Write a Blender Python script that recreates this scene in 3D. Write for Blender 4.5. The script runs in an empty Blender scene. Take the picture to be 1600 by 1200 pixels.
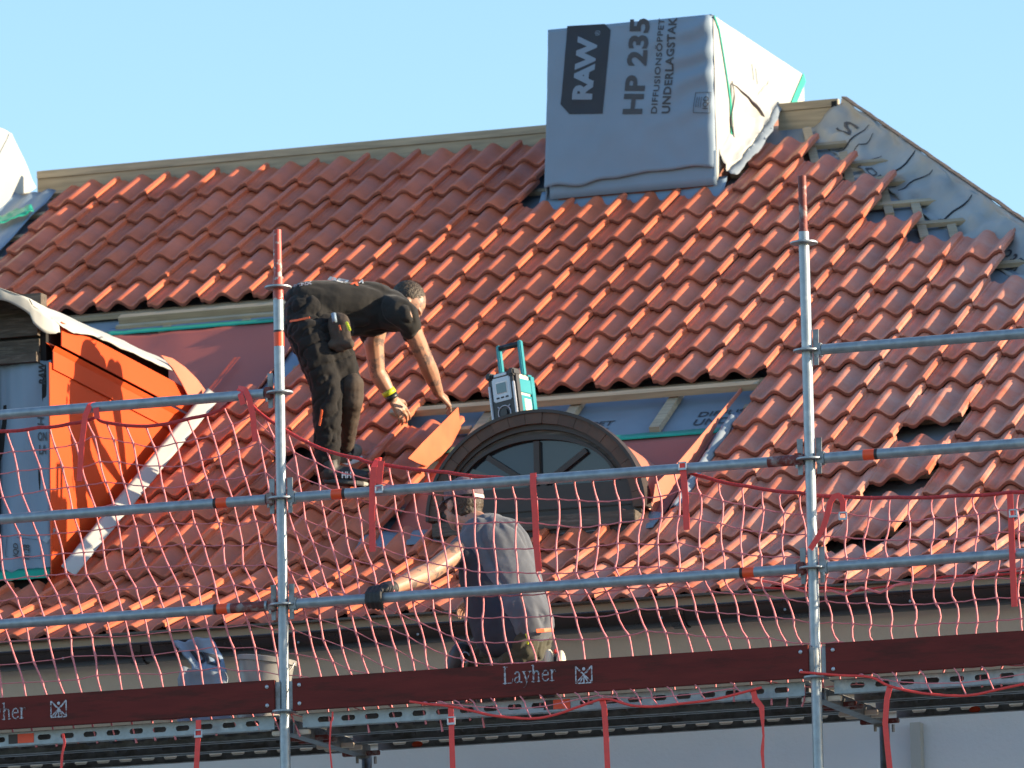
import bpy, bmesh, math, random
from mathutils import Vector, Matrix, noise
random.seed(7)
V = Vector
# ---------------------------------------------------------------- camera
F, PT, YW, RL = 11249.66, .16939, .33166, -.02089      # focal length in photo pixels, pitch, yaw, roll
FWD = V((-math.sin(YW)*math.cos(PT), math.cos(YW)*math.cos(PT), math.sin(PT)))
RT0 = V((math.cos(YW), math.sin(YW), 0)); UP0 = RT0.cross(FWD)
RT = RT0*math.cos(RL)+UP0*math.sin(RL); UP = UP0*math.cos(RL)-RT0*math.sin(RL)
sc = bpy.context.scene
cd = bpy.data.cameras.new('camera'); cam = bpy.data.objects.new('camera', cd); sc.collection.objects.link(cam)
m = Matrix((RT, UP, -FWD)).transposed().to_4x4(); cam.matrix_world = m
cd.sensor_width = 36; cd.lens = F/1600*36; cd.clip_start = .5; cd.clip_end = 900
cd.dof.use_dof = True; cd.dof.focus_distance = 32.6; cd.dof.aperture_fstop = 8.0
sc.camera = cam
sc.render.resolution_x = 1024; sc.render.resolution_y = 768
# ---------------------------------------------------------------- sky and sun
SUN_AZ, SUN_EL = 12.0, 12.6
w = bpy.data.worlds.new('World'); sc.world = w; w.use_nodes = True
nt = w.node_tree; bg = nt.nodes['Background']
sky = nt.nodes.new('ShaderNodeTexSky'); sky.sky_type = 'NISHITA'; sky.sun_disc = False
sky.sun_elevation = math.radians(SUN_EL); sky.sun_rotation = math.radians(90-SUN_AZ)
sky.altitude = 50; sky.air_density = 1.0; sky.dust_density = .3; sky.ozone_density = 2.6
nt.links.new(sky.outputs[0], bg.inputs[0]); bg.inputs[1].default_value = .15
sd = bpy.data.lights.new('sun', 'SUN'); sd.energy = 5.0; sd.angle = math.radians(.5); sd.color = (1, .80, .55)
so = bpy.data.objects.new('sun', sd); sc.collection.objects.link(so)
SD = V((math.cos(math.radians(SUN_AZ))*math.cos(math.radians(SUN_EL)), math.sin(math.radians(SUN_AZ))*math.cos(math.radians(SUN_EL)), math.sin(math.radians(SUN_EL))))
so.rotation_euler = SD.to_track_quat('Z', 'Y').to_euler(); so.location = (30, 30, 30)
sc.view_settings.view_transform = 'Standard'; sc.view_settings.look = 'None'; sc.view_settings.gamma = 1
sc.view_settings.exposure = 1.18; sc.view_settings.use_curve_mapping = False

# ---------------------------------------------------------------- measuring helpers (surveyed directions cut with real planes)
def ray(x, y): return FWD+RT*((x-800)/F)+UP*((600-y)/F)
def at(x, y, Y): r = ray(x, y); return r*(Y/r.y)
def atx(x, y, X): r = ray(x, y); return r*(X/r.x)
K = 1.06
RO = V((-11.30889, 35.6881, 7.33058))*K; W = .15*K; G = .35092*K; TH = .53921
HJ = 13.3; TH2 = math.radians(22)
N1 = V((0, -math.sin(TH), math.cos(TH))); N2 = V((0, -math.sin(TH2), math.cos(TH2)))
S1 = V((0, -math.cos(TH), -math.sin(TH))); S2 = V((0, -math.cos(TH2), -math.sin(TH2)))
def RP(i, j, h=0.0):
    "roof point: i waves across, j courses down from the row under the chimney, h above the tile crests; the eave is sprocketed"
    a = RO+V((W*i, 0, 0))+S1*(G*min(j, HJ))
    if j > HJ: return a+S2*(G*(j-HJ))+N2*h
    return a+N1*h
def pr(x, y, h=0.0):
    r = ray(x, y); p0 = RO+N1*h; p = r*(p0.dot(N1)/r.dot(N1)); d = p-RO
    return d.x/W, -(d.y*math.cos(TH)+d.z*math.sin(TH))/G
GROUND = -1.6
# ---------------------------------------------------------------- mesh helpers
class MB:
    def __init__(s): s.v = []; s.f = []
    def add(s, vs, fs):
        k = len(s.v); s.v += [tuple(p) for p in vs]; s.f += [tuple(k+i for i in f) for f in fs]; return s
    def box(s, c, sx, sy, sz, R=None):
        c = V(c); P = []
        for x in (-.5, .5):
            for y in (-.5, .5):
                for z in (-.5, .5):
                    p = V((x*sx, y*sy, z*sz)); P.append(c+(R@p if R else p))
        s.add(P, [(0, 1, 3, 2), (4, 6, 7, 5), (0, 4, 5, 1), (2, 3, 7, 6), (0, 2, 6, 4), (1, 5, 7, 3)]); return s
    def beam(s, a, b, w, h, up=(0, 0, 1)):
        a = V(a); b = V(b); d = (b-a).normalized(); u = V(up); x = d.cross(u).normalized(); u = x.cross(d)
        P = [q+x*(w*i)+u*(h*k) for q in (a, b) for i, k in ((-.5, -.5), (.5, -.5), (.5, .5), (-.5, .5))]
        s.add(P, [(0, 3, 2, 1), (4, 5, 6, 7), (0, 1, 5, 4), (1, 2, 6, 5), (2, 3, 7, 6), (3, 0, 4, 7)]); return s
    def tube(s, path, r, n=8, cap=True, closed=False):
        path = [V(p) for p in path]; m = len(path); rr = r if isinstance(r, (list, tuple)) else [r]*m
        t = []
        for i in range(m):
            a = path[(i-1) % m if closed else max(i-1, 0)]; b = path[(i+1) % m if closed else min(i+1, m-1)]
            t.append((b-a).normalized())
        u = t[0].orthogonal().normalized(); P = []
        for i in range(m):
            u = (u-t[i]*u.dot(t[i]));
            u = u.normalized() if u.length > 1e-6 else t[i].orthogonal().normalized()
            x = t[i].cross(u)
            P += [path[i]+(u*math.cos(2*math.pi*k/n)+x*math.sin(2*math.pi*k/n))*rr[i] for k in range(n)]
        Fc = []
        for i in range(m if closed else m-1):
            a = i*n; b = ((i+1) % m)*n
            for k in range(n): Fc.append((a+k, a+(k+1) % n, b+(k+1) % n, b+k))
        if cap and not closed: Fc += [tuple(range(n))[::-1], tuple((m-1)*n+k for k in range(n))]
        s.add(P, Fc); return s
    def prism(s, poly, d):
        poly = [V(p) for p in poly]; d = V(d); n = len(poly)
        s.add(poly+[p+d for p in poly], [tuple(range(n))[::-1], tuple(range(n, 2*n))]+[(i, (i+1) % n, n+(i+1) % n, n+i) for i in range(n)]); return s
    def grid(s, fn, nu, nv, thick=None):
        "fn(u,v)->point; with thick=vector function or vector the sheet gets depth"
        P = [V(fn(i/nu, j/nv)) for j in range(nv+1) for i in range(nu+1)]
        Q = [(j*(nu+1)+i, j*(nu+1)+i+1, (j+1)*(nu+1)+i+1, (j+1)*(nu+1)+i) for j in range(nv) for i in range(nu)]
        if thick is None: s.add(P, Q); return s
        t = V(thick); n = len(P); B = [p+t for p in P]
        rim = [(i) for i in range(nu+1)]+[j*(nu+1)+nu for j in range(1, nv+1)]+[nv*(nu+1)+i for i in range(nu-1, -1, -1)]+[j*(nu+1) for j in range(nv-1, 0, -1)]
        s.add(P+B, Q+[tuple(n+i for i in q[::-1]) for q in Q]+[(rim[k], n+rim[k], n+rim[(k+1) % len(rim)], rim[(k+1) % len(rim)]) for k in range(len(rim))]); return s
    def ellipsoid(s, c, rx, ry, rz, R=None, n=12, m=8):
        c = V(c); P = []
        for j in range(1, m):
            a = math.pi*j/m
            for i in range(n):
                b = 2*math.pi*i/n; p = V((rx*math.sin(a)*math.cos(b), ry*math.sin(a)*math.sin(b), rz*math.cos(a))); P.append(c+(R@p if R else p))
        k = len(P); e = V((0, 0, rz)); P += [c+(R@e if R else e), c-(R@e if R else e)]
        Fc = [(k, i, (i+1) % n) for i in range(n)]+[(k+1, (m-2)*n+(i+1) % n, (m-2)*n+i) for i in range(n)]
        for j in range(m-2):
            for i in range(n): Fc.append((j*n+i, (j+1)*n+i, (j+1)*n+(i+1) % n, j*n+(i+1) % n))
        s.add(P, Fc); return s
    def cap(s, a, b, ra, rb, n=12, flat=1.0, side=None):
        "tapered capsule; flat squashes it across 'side'"
        a = V(a); b = V(b); d = (b-a); L = d.length; d = d/L if L > 1e-6 else V((0, 0, 1))
        if side is not None: x = V(side); x = (x-d*x.dot(d)).normalized()
        else: x = d.orthogonal().normalized()
        y = d.cross(x); rings = []
        for k in (80, 55, 28): q = math.radians(k); rings.append((a-d*ra*math.sin(q), ra*math.cos(q)))
        rings += [(a, ra), (a*.5+b*.5, (ra+rb)/2), (b, rb)]
        for k in (28, 55, 80): q = math.radians(k); rings.append((b+d*rb*math.sin(q), rb*math.cos(q)))
        P = [c+(x*math.cos(2*math.pi*k/n)*flat+y*math.sin(2*math.pi*k/n))*r for c, r in rings for k in range(n)]
        m = len(rings); Fc = [(i*n+k, i*n+(k+1) % n, (i+1)*n+(k+1) % n, (i+1)*n+k) for i in range(m-1) for k in range(n)]
        Fc += [tuple(range(n))[::-1], tuple((m-1)*n+k for k in range(n))]
        s.add(P, Fc); return s
    def mesh(s, name, smooth=False):
        me = bpy.data.meshes.new(name); me.from_pydata(s.v, [], s.f); me.validate()
        bm = bmesh.new(); bm.from_mesh(me); bmesh.ops.recalc_face_normals(bm, faces=bm.faces); bm.to_mesh(me); bm.free()
        if smooth: me.polygons.foreach_set('use_smooth', [True]*len(me.polygons))
        return me
    def build(s, name, mat, parent=None, smooth=False, bevel=0, seg=2):
        me = s.mesh(name, smooth); me.materials.append(mat)
        if bevel:
            bm = bmesh.new(); bm.from_mesh(me)
            bmesh.ops.bevel(bm, geom=[e for e in bm.edges if e.calc_face_angle(0) > .6], offset=bevel, segments=seg, affect='EDGES'); bm.to_mesh(me); bm.free()
        return link(name, me, parent)
def link(name, data, parent=None):
    o = bpy.data.objects.new(name, data); sc.collection.objects.link(o)
    if parent is not None:
        o.parent = parent
        if parent.type == 'EMPTY' and data is not None: o.location = -parent.location
    return o
def tag(o, label, cat, group=None, kind=None):
    if label: o['label'] = label
    if cat: o['category'] = cat
    if group: o['group'] = group
    if kind: o['kind'] = kind
    return o
def thing(name, loc, label, cat, group=None):
    o = bpy.data.objects.new(name, None); sc.collection.objects.link(o); o.location = loc; o.empty_display_size = .1
    return tag(o, label, cat, group)
def auto_smooth(o, ang=35):
    me = o.data; bm = bmesh.new(); bm.from_mesh(me)
    for f in bm.faces: f.smooth = True
    for e in bm.edges: e.smooth = e.calc_face_angle(0) < math.radians(ang)
    bm.to_mesh(me); bm.free(); return o
def bake(o):
    dg = bpy.context.evaluated_depsgraph_get(); me = bpy.data.meshes.new_from_object(o.evaluated_get(dg)); 
    old = o.data; o.modifiers.clear(); o.data = me; me.name = old.name; return o
def nz(x, y=0., z=0., s=1.0): return noise.noise(V((x*s, y*s, z*s)))
# ---------------------------------------------------------------- materials
def mat(name, col, rough=.6, metal=0., var=.12, scale=8., bump=0., bscale=40., col2=None, c2amt=.0, c2scale=2., c2edge=(.5, .62), coords='OBJ', stretch=(1, 1, 1), spec=.5, rnd=0., sheen=0., rvar=.1):
    M = bpy.data.materials.new(name); M.use_nodes = True; n = M.node_tree.nodes; l = M.node_tree.links
    b = n['Principled BSDF']; b.inputs['Roughness'].default_value = rough; b.inputs['Metallic'].default_value = metal
    b.inputs['Specular IOR Level'].default_value = spec
    if coords == 'OBJ': tc = n.new('ShaderNodeTexCoord'); src = tc.outputs['Object']
    else: tc = n.new('ShaderNodeNewGeometry'); src = tc.outputs['Position']
    mp = n.new('ShaderNodeMapping'); mp.inputs['Scale'].default_value = stretch; l.new(src, mp.inputs[0])
    nx = n.new('ShaderNodeTexNoise'); nx.inputs['Scale'].default_value = scale; nx.inputs['Detail'].default_value = 6; l.new(mp.outputs[0], nx.inputs['Vector'])
    mr = n.new('ShaderNodeMapRange'); mr.inputs[1].default_value = .3; mr.inputs[2].default_value = .7; mr.inputs[3].default_value = 1-var; mr.inputs[4].default_value = 1+var; l.new(nx.outputs[0], mr.inputs[0])
    fac = mr.outputs[0]
    if rnd:
        oi = n.new('ShaderNodeObjectInfo'); m2 = n.new('ShaderNodeMapRange'); m2.inputs[3].default_value = 1-rnd; m2.inputs[4].default_value = 1+rnd; l.new(oi.outputs['Random'], m2.inputs[0])
        mm = n.new('ShaderNodeMath'); mm.operation = 'MULTIPLY'; l.new(fac, mm.inputs[0]); l.new(m2.outputs[0], mm.inputs[1]); fac = mm.outputs[0]
    base = n.new('ShaderNodeRGB'); base.outputs[0].default_value = (*col, 1); cur = base.outputs[0]
    if col2:
        n2 = n.new('ShaderNodeTexNoise'); n2.inputs['Scale'].default_value = c2scale; n2.inputs['Detail'].default_value = 7; n2.inputs['Roughness'].default_value = .65; l.new(mp.outputs[0], n2.inputs['Vector'])
        r2 = n.new('ShaderNodeMapRange'); r2.inputs[1].default_value = c2edge[0]; r2.inputs[2].default_value = c2edge[1]; r2.inputs[4].default_value = c2amt; l.new(n2.outputs[0], r2.inputs[0])
        mx = n.new('ShaderNodeMix'); mx.data_type = 'RGBA'; l.new(r2.outputs[0], mx.inputs[0]); l.new(cur, mx.inputs[6]); mx.inputs[7].default_value = (*col2, 1); cur = mx.outputs[2]
    vm = n.new('ShaderNodeVectorMath'); vm.operation = 'SCALE'; l.new(cur, vm.inputs[0]); l.new(fac, vm.inputs['Scale']); l.new(vm.outputs[0], b.inputs['Base Color'])
    rr = n.new('ShaderNodeMapRange'); rr.inputs[3].default_value = max(.02, rough-rvar); rr.inputs[4].default_value = min(1, rough+rvar); l.new(nx.outputs[0], rr.inputs[0]); l.new(rr.outputs[0], b.inputs['Roughness'])
    if bump:
        n3 = n.new('ShaderNodeTexNoise'); n3.inputs['Scale'].default_value = bscale; n3.inputs['Detail'].default_value = 5; l.new(mp.outputs[0], n3.inputs['Vector'])
        bp = n.new('ShaderNodeBump'); bp.inputs['Strength'].default_value = 1; bp.inputs['Distance'].default_value = bump; l.new(n3.outputs[0], bp.inputs['Height']); l.new(bp.outputs[0], b.inputs['Normal'])
    if sheen: b.inputs['Sheen Weight'].default_value = sheen
    return M
M_tile = mat('terracotta_tile', (.60, .152, .070), .45, var=.14, scale=5, rnd=.15, bump=.0015, bscale=60, coords='W', col2=(.30, .085, .05), c2amt=.30, c2scale=6, c2edge=(.5, .7), spec=.45)
M_edgeshade = mat('tile_edge_shade', (.26, .075, .045), .7, var=.2, scale=9, coords='W')  # shade under the lips put into the colour of the front edges
def dusty(M):
    "pale mortar dust thrown over the tiles of the right-hand part of the roof"
    n = M.node_tree.nodes; l = M.node_tree.links; b = n['Principled BSDF']; src = b.inputs['Base Color'].links[0].from_socket
    g = n.new('ShaderNodeNewGeometry'); sx = n.new('ShaderNodeSeparateXYZ'); l.new(g.outputs['Position'], sx.inputs[0])
    a = n.new('ShaderNodeMapRange'); a.inputs[1].default_value = -12.2; a.inputs[2].default_value = -9.6; a.inputs[3].default_value = 0; a.inputs[4].default_value = .62; l.new(sx.outputs[0], a.inputs[0])
    t = n.new('ShaderNodeTexNoise'); t.inputs['Scale'].default_value = 2.2; t.inputs['Detail'].default_value = 9; t.inputs['Roughness'].default_value = .7; l.new(g.outputs['Position'], t.inputs['Vector'])
    r = n.new('ShaderNodeMapRange'); r.inputs[1].default_value = .38; r.inputs[2].default_value = .68; l.new(t.outputs[0], r.inputs[0])
    mm = n.new('ShaderNodeMath'); mm.operation = 'MULTIPLY'; l.new(a.outputs[0], mm.inputs[0]); l.new(r.outputs[0], mm.inputs[1])
    mx = n.new('ShaderNodeMix'); mx.data_type = 'RGBA'; l.new(mm.outputs[0], mx.inputs[0]); l.new(src, mx.inputs[6]); mx.inputs[7].default_value = (.62, .44, .36, 1)
    l.new(mx.outputs[2], b.inputs['Base Color'])
dusty(M_tile)
M_wood = mat('new_pine', (.40, .31, .20), .65, var=.22, scale=4, stretch=(1, 12, 12), bump=.0006, bscale=30, rnd=.12)
M_oldwood = mat('old_dark_timber', (.075, .058, .045), .75, var=.45, scale=5, stretch=(1, 10, 10), bump=.003, bscale=20, col2=(.14, .12, .10), c2amt=.7, c2scale=9)
M_mem = mat('grey_shaded_membrane', (.20, .275, .36), .55, var=.05, scale=3, bump=.0015, bscale=9, spec=.3)  # grey membrane, bluish shade put into its colour for faces away from the sun
M_memw = mat('pale_sunlit_membrane', (.40, .41, .39), .6, var=.05, scale=3, bump=.002, bscale=9, spec=.3)  # same membrane, sunlight put into its colour for faces towards the sun
M_hip = mat('mottled_membrane', (.33, .35, .35), .65, var=.15, scale=4, bump=.003, bscale=14, col2=(.40, .36, .29), c2amt=.7, c2scale=2.5)  # lighter than the grey membrane, with beige blotches
M_deck = mat('underlay_grey', (.20, .245, .29), .6, var=.12, scale=3, bump=.002, bscale=7)
M_print = mat('black_print', (.018, .024, .036), .6, var=.1)
M_printg = mat('grey_print', (.05, .055, .065), .6, var=.15)
M_green = mat('green_tape', (.02, .33, .22), .4, var=.1)
M_orange = mat('orange_sheet_metal', (.60, .072, .012), .45, var=.04, scale=2, spec=.45, rvar=.05)
M_redsheet = mat('red_sheet_metal', (.44, .105, .07), .5, var=.10, scale=2, spec=.35, bump=.004, bscale=2.2)
M_dullor = mat('dull_orange_sheet', (.56, .135, .055), .5, var=.10, scale=6, col2=(.40, .10, .05), c2amt=.4, c2scale=5)
M_salmon = mat('salmon_sheet_metal', (.58, .19, .12), .42, var=.05, scale=3)
M_galv = mat('galvanised_steel', (.29, .335, .37), .45, .45, var=.18, scale=24, col2=(.50, .51, .50), c2amt=.45, c2scale=9, c2edge=(.58, .66), bump=.0004, bscale=60)
M_galvd = mat('dull_steel', (.25, .26, .27), .5, .6, var=.25, scale=20, col2=(.10, .07, .05), c2amt=.5, c2scale=8)
M_redpaint = mat('worn_red_paint', (.38, .055, .04), .5, var=.2, scale=20, col2=(.42, .40, .38), c2amt=.9, c2scale=28, c2edge=(.54, .6))
M_rust = mat('rusty_red', (.17, .035, .028), .6, .2, var=.3, scale=25, col2=(.3, .29, .28), c2amt=.7, c2scale=20)
M_tape = mat('orange_tape', (.80, .08, .02), .45, var=.08)
M_blktape = mat('black_tape', (.03, .02, .02), .5)
M_toe = mat('oxblood_board', (.135, .022, .018), .72, spec=.2, var=.18, scale=3, stretch=(1, 6, 6), col2=(.07, .02, .015), c2amt=.7, c2scale=3.5, bump=.0006, bscale=30)
M_letter = mat('worn_white_print', (.42, .42, .46), .6, var=.2, col2=(.12, .04, .035), c2amt=1, c2scale=70, c2edge=(.5, .58))
M_net = mat('red_net_cord', (.66, .19, .21), .5, var=.12, scale=30)
M_rope = mat('dark_red_rope', (.42, .03, .035), .6, var=.3, scale=90, bump=.002, bscale=160)
M_strap = mat('red_webbing', (.78, .055, .045), .5, var=.08, scale=60, bump=.0006, bscale=250)
M_brown = mat('dark_brown_gutter', (.030, .020, .018), .28, .1, var=.15, scale=6, spec=.6)
M_cornice = mat('beige_render', (.66, .57, .48), .85, var=.05, scale=3, bump=.002, bscale=50)
M_wall = mat('shaded_render', (.62, .65, .68), .9, var=.04, scale=2, bump=.002, bscale=50)  # the cornice's beige paint, with bluish shade put into the colour
M_glass = mat('window_glass', (.018, .022, .03), .05, var=.3, scale=1.5, spec=.6)
M_win = mat('dark_window_frame', (.035, .026, .022), .5, var=.25, scale=12)
M_rim = mat('brown_rim', (.085, .045, .028), .6, var=.35, scale=7, rnd=.12, bump=.002, bscale=30)
M_ground = mat('ground', (.10, .10, .09), .9, var=.3, scale=.5)
M_black = mat('dark_void', (.012, .012, .013), .9)
M_brick = mat('chimney_brick', (.24, .10, .07), .85)
M_skin = mat('skin', (.38, .20, .125), .5, var=.08, scale=14, bump=.0008, bscale=60, col2=(.42, .17, .11), c2amt=.4, c2scale=9)
M_skin2 = mat('tattooed_skin', (.40, .215, .14), .5, var=.10, scale=14, bump=.0008, bscale=60, col2=(.10, .09, .085), c2amt=.8, c2scale=17, c2edge=(.53, .60))
M_hair = mat('brown_hair', (.045, .030, .018), .6, var=.5, scale=60, stretch=(3, 1, 1), bump=.004, bscale=90)
M_shirtb = mat('black_cotton', (.018, .017, .016), .85, var=.15, scale=9, bump=.006, bscale=9, sheen=.12, spec=.2)
M_trous = mat('charcoal_work_trousers', (.015, .014, .014), .85, var=.3, scale=7, bump=.006, bscale=14, sheen=.08, spec=.2)
M_patch = mat('dusty_brown_panel', (.052, .037, .028), .85, var=.3, scale=9, bump=.004, bscale=14)
M_olive = mat('olive_work_trousers', (.042, .040, .024), .85, var=.25, scale=8, bump=.005, bscale=12, sheen=.2)
M_shirtg = mat('slate_tshirt', (.105, .115, .135), .85, var=.12, scale=7, bump=.005, bscale=9, sheen=.2, spec=.2)
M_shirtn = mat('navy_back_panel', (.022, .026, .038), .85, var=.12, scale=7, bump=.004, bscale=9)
M_cap = mat('mauve_cap', (.13, .09, .105), .8, var=.2, scale=20, bump=.002, bscale=70, col2=(.30, .24, .22), c2amt=.5, c2scale=14)
M_shoe = mat('black_work_shoe', (.018, .017, .017), .6, var=.3, scale=20)
M_shoeg = mat('grey_work_shoe', (.16, .145, .11), .7, var=.3, scale=20)
M_white = mat('white_plastic', (.70, .70, .68), .5, var=.05)
M_yellow = mat('yellow_green', (.55, .62, .03), .5, var=.05)
M_belt = mat('orange_trim', (.80, .13, .035), .5)
M_glove = mat('black_glove', (.02, .02, .022), .6, var=.3, scale=30, bump=.002, bscale=60)
M_teal = mat('teal_plastic', (.010, .23, .27), .35, var=.05, spec=.5)
M_radio = mat('black_plastic', (.018, .020, .024), .45, var=.1)
M_silver = mat('silver_plastic', (.42, .45, .50), .35, .3, var=.05)
M_lcd = mat('lcd_display', (.13, .21, .22), .15)
M_cream = mat('cream_plastic', (.60, .56, .44), .5)
M_bucket = mat('milky_bucket', (.24, .24, .23), .4)
# ================================================================ SETTING
g = MB().box((0, 40, GROUND-.05), 500, 500, .1).build('ground', M_ground); tag(g, None, None, kind='structure')
house = thing('house', V((-12, 36, GROUND)), 'rendered house with a red tiled roof being relaid, two dormers and wrapped chimneys', 'house')
XL, XR = -24.0, -4.0
RY, RZ = RO.y+4.42*G*math.cos(TH), RO.z+4.42*G*math.sin(TH)       # ridge
EY = RP(0, 16).y; EZ = RP(0, 16).z
# walls
b = MB(); b.box(((XL+XR)/2, 33.42, (GROUND+4.70)/2), XR-XL, .3, 4.70-GROUND); b.build('wall', M_wall, house)
b = MB(); b.box((XR-.15, 39.3, (GROUND+4.6)/2), .3, 11.4, 4.6-GROUND); b.build('wall', M_wall, house)
b = MB(); b.box(((XL+XR)/2, 45.15, (GROUND+4.6)/2), XR-XL, .3, 4.6-GROUND); b.build('wall', M_wall, house)
# cove cornice under the eave
pf = [(32.66, 4.80), (32.72, 4.70), (32.80, 4.60), (32.92, 4.49), (33.04, 4.42), (33.16, 4.385), (33.19, 4.385), (33.19, 4.36), (33.23, 4.36), (33.23, 4.26), (33.268, 4.26)]
b = MB(); P = []
for x in (XL, XR): P += [(x, y, z) for y, z in pf]
b.add(P, [(k, k+1, len(pf)+k+1, len(pf)+k) for k in range(len(pf)-1)]); auto_smooth(b.build('cornice', M_cornice, house), 30)
MB().box(((XL+XR)/2, 32.85, 4.805), XR-XL, .5, .01).build('soffit', M_brown, house)
# gutter, half-round with a beaded lip
b = MB(); gy, gz, gr = EY-.03, 4.735, .078
for x0, x1 in ((XL, -13.2), (-13.2, -10.4), (-10.4, -7.6), (-7.6, XR)):
    n = 9; P = []
    for x in (x0, x1):
        for r in (gr, gr-.006): P += [(x, gy-r*math.cos(math.pi*k/n), gz-r*math.sin(math.pi*k/n)) for k in range(n+1)]
    m_ = n+1; Fc = []
    for k in range(n): Fc += [(k, k+1, 2*m_+k+1, 2*m_+k), (m_+k, 3*m_+k, 3*m_+k+1, m_+k+1)]
    Fc += [(0, 2*m_, 3*m_, m_), (n, m_+n, 3*m_+n, 2*m_+n)]
    b.add(P, Fc); b.tube([(x0, gy-gr, gz+.004), (x1, gy-gr, gz+.004)], .009, 6)
gut = auto_smooth(b.build('gutter', M_brown, house), 40)
b = MB()
for x in (-13.2, -10.4, -7.6):
    P = [V((x, gy-(gr+.006)*math.cos(math.pi*k/8), gz-(gr+.006)*math.sin(math.pi*k/8))) for k in range(9)]
    b = MB()
    for k in range(8): b.beam(P[k], P[k+1], .07, .008, (0, .3, 1) if k < 4 else (0, -.3, 1))
    b.build('gutter_joint', M_brown, gut)
b = MB()
for k in range(14): b.ellipsoid((-14.2+k*.62, gy-gr*.86-.004, gz-gr*.5), .007, .005, .007, n=6, m=4)
b.build('rivet', M_galv, gut)
MB().box(((XL+XR)/2, EY+.055, 4.768), XR-XL, .03, .075).build('fascia_board', M_oldwood, house)
b = MB().box((-9.42, 33.235, 2.1), .05, .06, 4.2); b.build('downpipe', M_memw, house)

# ---------------------------------------------------------------- roof deck (under-roofing sheet) as the body of the roof
HD = -.125
hipX = lambda Y: RO.x+W*3.35+(RY-Y)*(10.13*W)/(6.46*G*math.cos(TH))
b = MB()
ys = [RY, RP(0, 8).y, RP(0, HJ).y, EY+.03]
zz = lambda j: RP(0, j, HD).z
pts = [(-4.42, 0), (8, 0), (HJ, 0), (15.9, 0)]
rows_ = []
for j, _ in pts:
    p = RP(0, j, HD); rows_.append((V((XL, p.y, p.z)), V((min(hipX(p.y), 40), p.y, p.z))))
P = [q for r in rows_ for q in r]
b.add(P, [(0, 1, 3, 2), (2, 3, 5, 4), (4, 5, 7, 6)])
# hip side and the far slope
p0 = rows_[0][1]; p3 = rows_[3][1]; far = V((p3.x, 2*RY-p3.y, p3.z)); fl = V((XL, 2*RY-p3.y, p3.z))
k = len(b.v); b.add([rows_[0][1], rows_[1][1], rows_[2][1], rows_[3][1], far, rows_[0][0], fl], [(0, 1, 2, 3), (0, 3, 4), (5, 0, 4, 6)])
roof = b.build('roof', M_deck, house)

# ---------------------------------------------------------------- tile
XS = [-.84, -.79, -.70, -.60, -.5, -.4, -.3, -.2, -.1, 0, .1, .2, .3, .4, .5, .6, .7, .8, .9, 1.0, 1.06, 1.12, 1.16]
A_ = .0228
def tile_mesh(seed):
    L = G*1.13; b = MB()
    def z(u, y):
        c = math.cos(2*math.pi*u); h = A_*(c-1)+.0012*(1-c*c)
        if u < -.74: h -= .016
        if u > 1.02: h += .008
        return h-.030*y/G
    T = .025
    prof = [(0.0, -T, 0), (-.001, -.006, 0), (.004, 0, 0), (L*.5, 0, 0), (L, 0, 0)]
    n = len(XS); P = []
    for (y, dz, _) in prof: P += [(u*W, y, z(u, max(y, 0))+dz) for u in XS]
    P += [(u*W, L, z(u, L)-T) for u in XS]
    Fc = []
    m_ = len(prof)+1
    for r in range(m_-1):
        for i in range(n-1): Fc.append((r*n+i, r*n+i+1, (r+1)*n+i+1, (r+1)*n+i))
    # right edge drop and underside
    Fc += [tuple(r*n+n-1 for r in range(m_)), tuple(r*n for r in range(m_))[::-1]]
    for i in range(n-1): Fc.append((i, (m_-1)*n+i, (m_-1)*n+i+1, i+1))
    b.add(P, Fc); me = b.mesh('roof_tile', True); me.materials.append(M_tile); me.materials.append(M_edgeshade)
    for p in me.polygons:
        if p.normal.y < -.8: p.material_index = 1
    bm = bmesh.new(); bm.from_mesh(me)
    for e in bm.edges: e.smooth = e.calc_face_angle(0) < math.radians(50)
    bm.to_mesh(me); bm.free(); return me
TM = tile_mesh(0)
tiles = []           # (t, j, dj, dh, rot)
def trange(j):
    R = []
    if j <= -1:
        R += list(range(-13, -3))
        if j >= -2: R += list(range(1, {-2: 1, -1: 2}[j]+1))
    elif j <= 2: R += list(range(-13, {0: 3, 1: 3, 2: 4}[j]+1))
    else:
        hi = min(13, int((3.35+1.57*(j-1+4.37)-1.25)/2)) if j > 3 else 6
        if j <= 6: lo = -5
        elif j <= 12: lo = -6
        elif j == 13: lo = -6
        else: lo = -11
        R += list(range(lo, hi+1))
        if 8 <= j <= 12: R = [t for t in R if t <= -2 or t >= 4]
        if j == 8: R = [t for t in R if t != -2]
    return R
LIFT = {(7, 10): .52, (7, 12): .47, (7, 14): .42, (10, 9): .5, (10, 11): .5, (-4, 9): .30, (-3, 10): .34}
for j in range(-3, 17):
    for t in trange(j): tiles.append((t, j, LIFT.get((t, j), 0)))
def tile_mx(t, j, d):
    i = 2*t
    a = RP(i, j-d); c = RP(i, j-d-1); y = (c-a).normalized(); x = V((1, 0, 0)); zN = x.cross(y)
    R = Matrix((x, y, zN)).transposed()
    rz = random.gauss(0, .0035); ry = random.gauss(0, .006)
    R = R@Matrix.Rotation(rz, 3, 'Z')@Matrix.Rotation(ry, 3, 'Y')
    if d: R = R@Matrix.Rotation(.03, 3, 'X')
    loc = a+zN*(random.gauss(0, .0015)+(.010 if d else 0))+y*random.gauss(0, .0035)+x*random.gauss(0, .0012)
    M = R.to_4x4(); M.translation = loc; return M
def inframe(p):
    d = p.dot(FWD); x = 800+F*p.dot(RT)/d; y = 600-F*p.dot(UP)/d
    return (-60 < x < 1650) and (-60 < y < 1260), d
infr, outfr = [], []
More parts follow.
